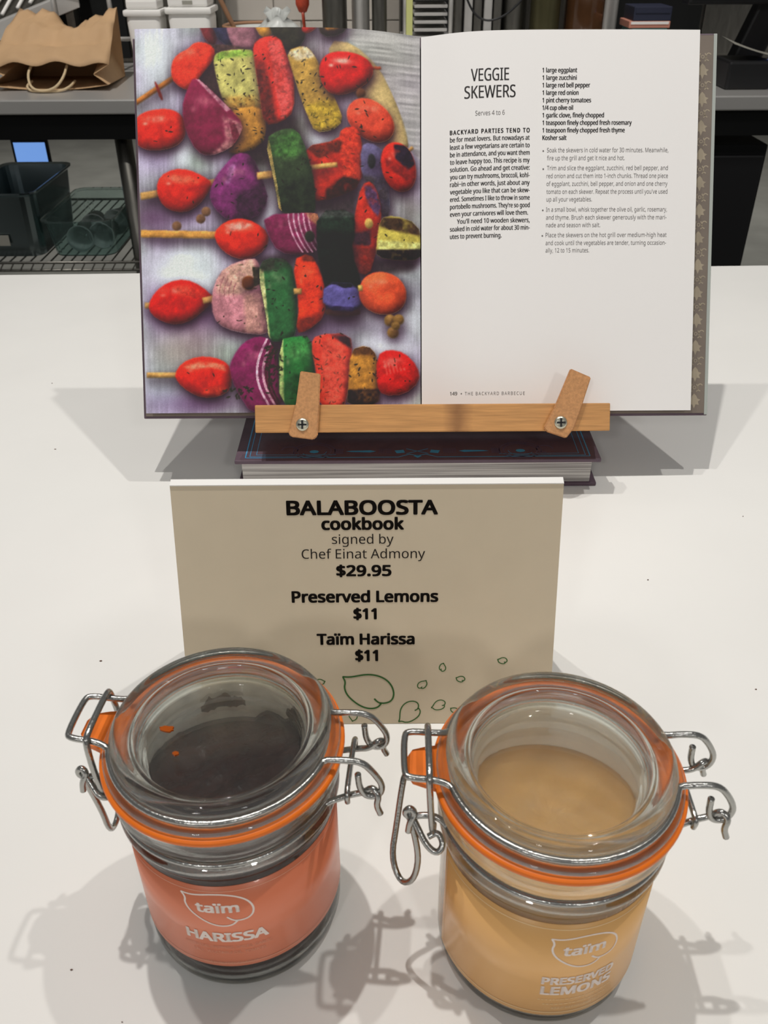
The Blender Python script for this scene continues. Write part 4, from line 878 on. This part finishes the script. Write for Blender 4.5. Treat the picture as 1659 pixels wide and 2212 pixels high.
tube('shelf_rail', [(-1.35, TB - .08, SHZ - .004), (-.42, TB - .08, SHZ - .004)], .0035, M['steel_dark'], sh, 0, 8)
wv, wf_ = g_tube([(0, TF + .03, SHZ - .003), (0, TB - .08, SHZ - .003)], .002, 6)
wme = bpy.data.meshes.new('shelf_wire'); wme.from_pydata([tuple(p) for p in wv], [], wf_); wme.materials.append(M['steel_dark'])
for i in range(37):
    o = bpy.data.objects.new('shelf_wire', wme); col.objects.link(o); o.parent = sh; o.location = (-1.34 + i * .025, 0, 0)
tv, tf = g_tube([(0, TF + .028, SHZ - .022), (.0125, TF + .028, SHZ - .004)], .0018, 6)
tm = bpy.data.meshes.new('truss_wire'); tm.from_pydata([tuple(p) for p in tv], [], tf); tm.materials.append(M['steel_dark'])
for i in range(37):
    o = bpy.data.objects.new('truss_wire', tm); col.objects.link(o); o.parent = sh; o.location = (-1.34 + i * .025, 0, 0)
for x in (-1.34, -.43): tube('shelf_post', [(x, TF + .03, FLOOR_Z), (x, TF + .03, TOPZ - .086)], .009, M['steel_dark'], sh, 0, 10)
def food_pan(name, x0, x1, y0, y1, z0, z1, m, label, t=.002):
    p = empty(name, ((x0 + x1) / 2, (y0 + y1) / 2, z0)); tag(p, label, 'pan')
    a, b, h = (x1 - x0) / 2, (y1 - y0) / 2, z1 - z0; tp = .86
    def ring(ka, kb, z, r_=.03, n=5):
        P = []
        for sx, sy, s in ((1, 1, 0), (-1, 1, 1), (-1, -1, 2), (1, -1, 3)):
            for i in range(n): 
                g = (s + i / (n - 1)) * math.pi / 2; P.append((sx * (ka - r_) + r_ * math.cos(g), sy * (kb - r_) + r_ * math.sin(g), z))
        return P
    rings = [ring(a * tp, b * tp, 0), ring(a * .97, b * .97, h * .93), ring(a * .97, b * .97, h), ring(a * 1.04, b * 1.03, h), ring(a * 1.04, b * 1.03, h - t * 2), ]
    rings += [ring(a * .97 - t, b * .97 - t, h - t * 1.5), ring(a * tp - t, b * tp - t, t)]
    rings = [rings[0], rings[1], rings[4], rings[3], rings[5], rings[6]]
    n = len(rings[0]); v = sum(rings, []); f = []
    for k in range(len(rings) - 1): f += [(k * n + i, k * n + (i + 1) % n, (k + 1) * n + (i + 1) % n, (k + 1) * n + i) for i in range(n)]
    f += [tuple(range(n - 1, -1, -1)), tuple((len(rings) - 1) * n + i for i in range(n))]
    fixnormals(obj('pan_body', v, f, m, p)); return p
fp = food_pan('food_pan', -1.005, -.828, TF + .045, TF + .37, SHZ + .001, SHZ + .158, M['pan'], 'deep stainless food pan on the wire shelf')
box('sticker', (-.02, -.1525, .03), (.006, -.1512, .055), M['papergrey'], fp)
food_pan('food_pan', -.825, -.652, TF + .045, TF + .37, SHZ + .001, SHZ + .092, M['clear'], 'shallow clear plastic food pan holding cups on the wire shelf')
for i, (x, y, z, rx, rz) in enumerate(((-.755, TF + .27, .036, 90, 8), (-.685, TF + .31, .036, 90, -12), (-.755, TF + .165, .036, 90, 4), (-.70, TF + .19, .036, 90, -3))):
    o = lathe('plastic_cup', cm([(0, .0), (2.2, 0), (3.1, 7.0), (3.25, 7.0), (3.25, 7.2), (3.0, 7.2), (2.1, .15), (0, .15)]), M['cup'], None, 24, loc=(x, y, SHZ + z), rot=(R(rx), 0, R(rz)))
    tag(o, ['frosted cup tipped towards the back of the clear pan', 'frosted cup lying at the right rear of the clear pan', 'frosted cup lying at the front left of the clear pan', 'frosted cup lying at the front right of the clear pan'][i], 'cup', 'cups in the clear pan')
tb = empty('tablet', (-.965, TF + .46, SHZ)); tag(tb, 'tablet with a lit blue screen standing behind the steel pan', 'tablet')
box('case', (-.05, 0, .0005), (.05, .012, .20), M['black'], tb, .002); box('screen', (-.043, -.001, .075), (.043, .0, .19), M['screen'], tb)
bc = empty('black_cabinet', (.6, TF + .05, FLOOR_Z)); tag(bc, 'tall black under-table cabinet at the right', 'cabinet')
box('body', (.0, .0, 0), (.29, .55, .83), M['blackmatte'], bc, .004); box('door', (.01, -.018, .06), (.28, -.001, .81), M['black'], bc, .004)
tube('handle', [(.04, -.02, .30), (.04, -.045, .31), (.04, -.045, .52), (.04, -.02, .53)], .006, M['black'], bc, 2, 8)
bb = empty('black_bin', (-.56, TF + 1.0, FLOOR_Z)); tag(bb, 'black plastic bin standing behind the wire shelf', 'bin')
v, f = g_box((-.10, -.12, 0), (.16, .12, .62), .01); v = [(x * (.8 + .3 * z), y * (.8 + .3 * z), z) for x, y, z in v]; obj('bin_body', v, f, M['blackmatte'], bb); box('rim', (-.118, -.125, .60), (.168, .125, .63), M['black'], bb, .006)

# kraft carrier bag lying on its side, mouth towards the counter
kb = empty('paper_bag', (-.762, 2.20, TOPZ)); tag(kb, 'crumpled brown paper carrier bag lying open on the prep table', 'bag')
nb, nd = 26, 16; q = np.random.default_rng(5); v = []; f = []
crease = lambda s, t_: .006 * math.sin(s * 9 + t_ * 5) * math.sin(t_ * 7 + 1.0) + .004 * math.sin(s * 23 - t_ * 11) * t_
rows = []
for k in range(nd + 1):                       # upper panel from the mouth to the standing end
    t_ = k / nd; row = []
    for i in range(nb + 1):
        s = i / nb * 2 - 1; hw = .140 - .022 * t_
        dip = .040 * math.exp(-((s - .12) / .40) ** 2) * t_ ** 2.2
        fold = -.016 * math.exp(-((t_ - .42) / .10) ** 2) * (1 - .35 * abs(s)) + .008 * math.exp(-((t_ - .6) / .08) ** 2)
        row.append(len(v)); v.append((s * hw, .02 + .23 * t_ - .01 * (1 - s * s) * (1 - t_), .050 + .097 * t_ ** .85 + fold * (.4 + .6 * (1 - abs(s) ** 3)) - dip + crease(s, t_) + .006 * (1 - s * s) * (1 - t_)))
    rows.append(row)
for a, b in zip(rows, rows[1:]): f += [(a[i], a[i + 1], b[i + 1], b[i]) for i in range(nb)]
up = obj('upper_panel', v, f, M['kraft'], kb, True)
v2 = []; f2 = []; rows = []
for k in range(nd + 1):
    t_ = k / nd; row = []
    for i in range(nb + 1):
        s = i / nb * 2 - 1; row.append(len(v2)); v2.append((s * (.137 - .02 * t_), .0 + .235 * t_ + .012 * (1 - s * s) * (1 - t_), .0012 + .012 * (1 - t_) * s * s))
    rows.append(row)
for a, b in zip(rows, rows[1:]): f2 += [(a[i], a[i + 1], b[i + 1], b[i]) for i in range(nb)]
lo = obj('lower_panel', v2, f2, M['kraft'], kb, True)
for sx in (0, nb):                            # folded gusset at each side
    v3 = []; f3 = []
    for k in range(nd + 1):
        t_ = k / nd; A = v[k * (nb + 1) + sx]; B = v2[k * (nb + 1) + sx]; s = 1 if sx else -1
        mid = ((A[0] + B[0]) / 2 - s * .035, (A[1] + B[1]) / 2 + .004, (A[2] + B[2]) / 2)
        v3 += [A, mid, B]
    for k in range(nd): f3 += [(3 * k, 3 * k + 1, 3 * k + 4, 3 * k + 3), (3 * k + 1, 3 * k + 2, 3 * k + 5, 3 * k + 4)]
    obj('gusset', v3, f3, M['kraft'], kb, False)
ve = [v[nd * (nb + 1) + i] for i in range(nb + 1)] + [v2[nd * (nb + 1) + i] for i in range(nb + 1)]
obj('bag_base', ve, [(i, i + 1, nb + 2 + i, nb + 1 + i) for i in range(nb)], M['kraft'], kb)
for o in kb.children:
    md = o.modifiers.new('thickness', 'SOLIDIFY'); md.thickness = .0005
tube('rope_handle', [(-.042, .03, .048), (-.043, .0, .034), (-.034, -.022, .010), (-.005, -.034, .004), (.024, -.026, .010), (.040, -.004, .030), (.041, .03, .050)], .0028, M['rope'], kb, 3, 8)
tube('rope_handle', [(-.050, .04, .016), (-.052, .0, .010), (-.035, -.02, .0035), (0, -.026, .0032), (.034, -.02, .0035), (.05, .0, .010), (.05, .04, .016)], .0028, M['rope'], kb, 3, 8)

# things standing on the prep table
def tub(x, y, wd, h, label):
    t = empty('food_tub', (x, y, TOPZ)); tag(t, label, 'container', 'white food tubs on the prep table'); a = wd / 2
    v, f = g_box((-a, -a, 0), (a, a, h), .012); v = [(p[0] * (.84 + .16 * p[2] / h), p[1] * (.84 + .16 * p[2] / h), p[2]) for p in v]; obj('tub_body', v, f, M['tubwhite'], t, True)
    box('lid', (-a - .004, -a - .004, h - .002), (a + .004, a + .004, h + .012), M['tubwhite'], t, .005); box('lid_top', (-a + .004, -a + .004, h + .012), (a - .004, a - .004, h + .034), M['tubwhite'], t, .006)
    if wd > .1: box('sticker', (-.012, -a + .0025, h + .018), (.012, -a + .0038, h + .026), M['papergrey'], t)
tub(-.575, 2.45, .084, .135, 'narrow white plastic food tub beside the paper bag'); tub(-.462, 2.45, .104, .140, 'wider white plastic food tub with a lid sticker')
rk = empty('wire_rack', (-.66, 2.52, TOPZ)); tag(rk, 'chrome wire rack standing behind the paper bag', 'rack')
for x in (-.02, .03):
    tube('post', [(x, 0, 0), (x, 0, .30)], .006, M['steel'], rk, 0, 10)
for z in (.075, .20): tube('rail', [(-.16, 0, z), (.03, 0, z)], .005, M['steel'], rk, 0, 8)
tube('post', [(-.16, 0, 0), (-.16, 0, .30)], .006, M['steel'], rk, 0, 10)
cr = empty('cutlery_tray', (-.98, 2.52, TOPZ), (0, 0, R(8))); tag(cr, 'sloping steel cutlery tray behind the paper bag', 'tray')
v, f = g_box((-.2, -.004, 0), (.22, .12, .006)); T_ = lambda p: (p[0], p[1], p[2] + .105 + p[0] * .33 + p[1] * .5)
obj('tray_floor', [T_(p) for p in v], f, M['steel_dark'], cr); v, f = g_box((-.2, -.012, -.028), (.22, -.004, .012), .002); obj('front_lip', [T_(p) for p in v], f, M['steel'], cr)
box('foot', (-.18, .0, 0), (-.16, .10, .03), M['steel_dark'], cr); box('foot', (.18, .0, 0), (.20, .10, .15), M['steel_dark'], cr)
for i in range(9):
    x = -.16 + i * .04; a = q.uniform(-.5, .5)
    P = [(x - .015 + .02 * a, .01, .012), (x + .004 * a, .05, .014), (x + .02 - .02 * a, .10, .016)]
    o = tube('plastic_fork', [T_(p) for p in P], .0045, M['tubwhite'], None, 1, 6); o.data.transform(Matrix.Translation(cr.location) @ Matrix.Rotation(R(8), 4, 'Z'))
    tag(o, 'white plastic cutlery piece lying in the sloping tray', 'cutlery', 'white cutlery in the sloping tray')
bw = empty('salad_bowl', (-.31, 2.52, TOPZ)); tag(bw, 'pale salad bowl with a wooden rim behind the open book', 'bowl')
lathe('bowl_body', cm([(0, 0), (4, 0), (7.5, 5), (9, 10.2), (8.7, 10.2), (7.2, 5.2), (3.8, .4), (0, .4)]), M['film'], bw, 40); v, f = g_tube([(.089 * math.cos(i * .157), .089 * math.sin(i * .157), .103) for i in range(40)], .004, 8, True); obj('rim', v, f, M['wood'], bw, True)
o = tube('wooden_spoon', [(-.335, 2.50, TOPZ + .022), (-.375, 2.48, TOPZ + .12), (-.425, 2.45, TOPZ + .24)], .006, M['wood'], None, 1, 8); tag(o, 'wooden spoon handle leaning out of the salad bowl', 'spoon')
pb = empty('plastic_bag', (-.245, 2.36, TOPZ)); tag(pb, 'translucent plastic bag with round green logos behind the open book', 'bag')
v, f = g_lathe([(.0, .0), (.055, .0), (.066, .03), (.064, .07), (.05, .105), (.034, .12), (.018, .132), (.03, .15), (.0, .14)], 28)
v = [(x * (1 + .12 * math.sin(5 * math.atan2(y, x) + z * 60)), y * (1 + .12 * math.sin(5 * math.atan2(y, x) + z * 60)) * .7, z + .006 * math.sin(3 * math.atan2(y, x)) * (z > .08)) for x, y, z in v]
obj('bag_film', v, f, M['film'], pb, True)
for cx, cz, k in ((-.018, .093, 1), (.022, .096, .7)):
    t = MB(); S2 = lambda x, z: (cx + x * k, -.052 + (z + cz) * .12, cz + z)
    ribbon(t, [(.013 * math.cos(i * .39), .013 * math.sin(i * .39)) for i in range(16)], .005, S2, 1, True); ribbon(t, [(-.005, -.004), (-.002, .005), (.004, .003), (.005, -.004)], .003, S2, 1); t.build('green_logo', M['greenlogo'], pb)
rs = empty('red_spoon', (-.195, 2.50, TOPZ)); tag(rs, 'red and amber serving spoon standing upright by the plastic bag', 'spoon')
o = lathe('bowl', cm([(0, 13), (1.0, 13.4), (1.7, 15), (1.7, 17), (1.0, 19), (.5, 20.5)]), M['redspoon'], rs, 20); o.scale = (1, .4, 1); tube('stem', [(0, 0, 0), (.004, 0, .07), (0, 0, .135)], .004, M['redspoon'], rs, 1, 8)
def canister(name, x, y, r_, h, m, label, cat='canister', lidm=None, n=28):
    t = empty(name, (x, y, TOPZ)); tag(t, label, cat)
    lathe('canister_body', [(0, 0), (r_ * .96, 0), (r_, .004), (r_, h * .9), (r_ * .97, h * .94), (0, h * .94)], m, t, n)
    lathe('canister_lid', [(r_ * 1.03, h * .9), (r_ * 1.03, h * .98), (r_ * .8, h), (r_ * .2, h), (r_ * .2, h * 1.05), (0, h * 1.06)], lidm or m, t, n)
for a in (('canister', -.112, 2.42, .030, .30, M['steel_dark'], 'dark tall steel canister right of the salad bowl'), ('canister', -.050, 2.46, .022, .27, M['steel'], 'slim polished canister left of the tray rack'),
          ('canister', -.004, 2.40, .018, .25, M['steel_dark'], 'small dark canister nearest the tray rack'), ('canister', .40, 2.44, .036, .30, M['olive'], 'olive steel canister behind the recipe page'),
          ('canister', .50, 2.46, .048, .28, M['brownglass'], 'brown glass canister with bright glints'), ('canister', .575, 2.56, .030, .30, M['steel'], 'polished canister beside the stacked cartons'),
          ('canister', .33, 2.48, .030, .26, M['steel_dark'], 'dull steel canister left of the olive one')):
    canister(*a)
tr = empty('tray_rack', (.11, 2.46, TOPZ)); tag(tr, 'steel rack of stacked bright trays in the middle of the prep table', 'rack')
box('base_box', (-.06, -.06, 0), (.062, .06, .083), M['steel_dark'], tr, .004); box('front_rail', (-.062, -.068, .083), (.064, .06, .088), M['steel'], tr, .001)
for x in (-.052, .058): tube('post', [(x, -.05, .0), (x, -.05, .30)], .0055, M['steel'], tr, 0, 10)
for i in range(9): box('tray', (-.030, -.055 + i * .001, .098 + i * .0165), (.050, .05, .1045 + i * .0165), M['steel'], tr, .001)
box('yellow_strip', (-.049, -.058, .09), (-.034, -.052, .27), M['yellow'], tr)
sc_ = empty('steel_dispenser', (.235, 2.5, TOPZ)); tag(sc_, 'tall steel dispenser with vertical ribs behind the recipe page', 'dispenser')
for i in range(5): box('rib_panel', (-.055 + i * .024, -.045 - .008 * (i % 2), 0), (-.035 + i * .024, .04, .32), M['steel'] if i % 2 else M['steel_dark'], sc_, .003)
o = tube('power_cable', [(.17, 2.36, TOPZ + .27), (.20, 2.35, TOPZ + .16), (.24, 2.345, TOPZ + .12), (.30, 2.35, TOPZ + .135), (.36, 2.36, TOPZ + .2), (.38, 2.37, TOPZ + .3)], .0025, M['black'], None, 3, 8); tag(o, 'black cable hanging in a loop in front of the dispenser', 'cable')
for i, (x0, x1, z0, z1, m, lab) in enumerate(((.59, .69, 0, .07, 'lilac', 'pale carton at the bottom of the carton stack'), (.60, .685, .0702, .105, 'teal', 'teal carton in the middle of the carton stack'), (.592, .69, .1052, .120, 'redcarton', 'coral and white carton in the carton stack'), (.60, .69, .1202, .150, 'navy', 'navy carton on top of the carton stack'))):
    t = empty('carton', ((x0 + x1) / 2, 2.42, TOPZ + z0)); tag(t, lab, 'carton', 'cartons stacked by the black screen'); a = (x1 - x0) / 2
    box('box', (-a, -.05, 0), (a, .05, z1 - z0), M[m], t, .002); box('flap', (-a + .004, -.0515, (z1 - z0) * .55), (a - .004, -.0495, (z1 - z0) * .92), M['white_card'] if m == 'redcarton' else M[m], t)
mo = empty('black_monitor', (.90, 2.32, TOPZ)); tag(mo, 'black point-of-sale screen on a dark stand at the upper right', 'monitor')
box('foot', (-.10, -.02, 0), (.04, .12, .012), M['black'], mo, .003); v, f = g_box((-.07, .02, .012), (.0, .07, .19), .006); obj('stand', [(x + (z * .35), y, z) for x, y, z in v], f, M['black'], mo)
box('housing', (-.2, -.03, .158), (.18, .02, .36), M['black'], mo, .006); box('screen_glass', (-.19, -.0315, .168), (.17, -.0295, .35), M['blackmatte'], mo)
pr = empty('receipt_printer', (.83, 2.16, TOPZ)); tag(pr, 'black receipt printer with a grey paper sheet on top', 'printer')
box('body', (-.055, 0, 0), (.045, .11, .058), M['black'], pr, .006)
n = 12; v = [(-.05 + (.13) * i / n, yv, .0605 + .030 * (1 - i / n) ** 1.4 * (1 if yv < .06 else 1.25) + dz) for dz in (0, .0008) for yv in (.005, .10) for i in range(n + 1)]
L = n + 1; f = [(i, i + 1, L + i + 1, L + i) for i in range(n)] + [(2 * L + i, 3 * L + i, 3 * L + i + 1, 2 * L + i + 1) for i in range(n)]
obj('paper_sheet', v, f, M['papergrey'], pr, True); box('blue_reflection', (.046, .02, .03), (.052, .045, .062), M['blue_glow'], pr, .002)  # glowing block stands in for blue light reflected on the paper
ab = empty('amber_bottle', (.925, 2.24, TOPZ)); tag(ab, 'amber plastic bottle beside the black screen', 'bottle')
lathe('bottle_body', cm([(0, 0), (2.3, 0), (2.5, .4), (2.5, 11), (1.6, 13.5), (1.1, 14.2), (1.1, 15.4), (0, 15.4)]), M['amber'], ab, 24); lathe('cap', cm([(1.3, 14.4), (1.3, 16.2), (0, 16.3)]), M['black'], ab, 20)

# a few crumbs on the counter
mb = MB(); q = np.random.default_rng(8)
for x, y in ((.166, .43), (-.30, .46), (-.34, .44), (.20, .335), (.33, .30), (.25, .50), (-.21, .29), (-.16, .36), (.29, .385), (.36, .55), (-.26, .60), (-.30, .72), (-.10, .165), (-.125, .185), (.13, .245), (.31, .47), (-.33, .33)):
    a = q.uniform(.0004, .0011); b = a * q.uniform(.4, .8)
    mb.add([(x + a, y, .0003), (x - a, y, .0003), (x, y + b, .0003), (x, y - b, .0003), (x, y, .0007), (x, y, .0001)], [(0, 2, 4), (2, 1, 4), (1, 3, 4), (3, 0, 4), (2, 0, 5), (1, 2, 5), (3, 1, 5), (0, 3, 5)])
tag(mb.build('crumbs', M['smear']), 'tiny brown crumbs scattered over the white counter', 'crumbs', kind='stuff')

# dark steel cabinets standing along the back of the prep table
for x0, x1, nd, lab in ((.05, 1.42, 5, 'dark steel back cabinet behind the canisters and cartons'), (-1.42, -.43, 4, 'dark steel back cabinet behind the paper bag and white tubs')):
    t = empty('back_cabinet', ((x0 + x1) / 2, 2.70, TOPZ)); tag(t, lab, 'cabinet'); a = (x1 - x0) / 2
    box('body', (-a, 0, 0), (a, .085, .62), M['steel_dark'], t, .003)
    for i in range(nd):
        xa = -a + .006 + i * (2 * a - .012) / nd; xb = xa + (2 * a - .012) / nd - .008
        d_ = box('door', (xa, -.012, .012), (xb, -.0005, .60), M['steel_dark'] if i % 2 else M['blackmatte'], t, .003)
        tube('handle', [(xb - .02, -.012, .22), (xb - .02, -.03, .23), (xb - .02, -.03, .36), (xb - .02, -.012, .37)], .004, M['steel'], d_, 2, 8)
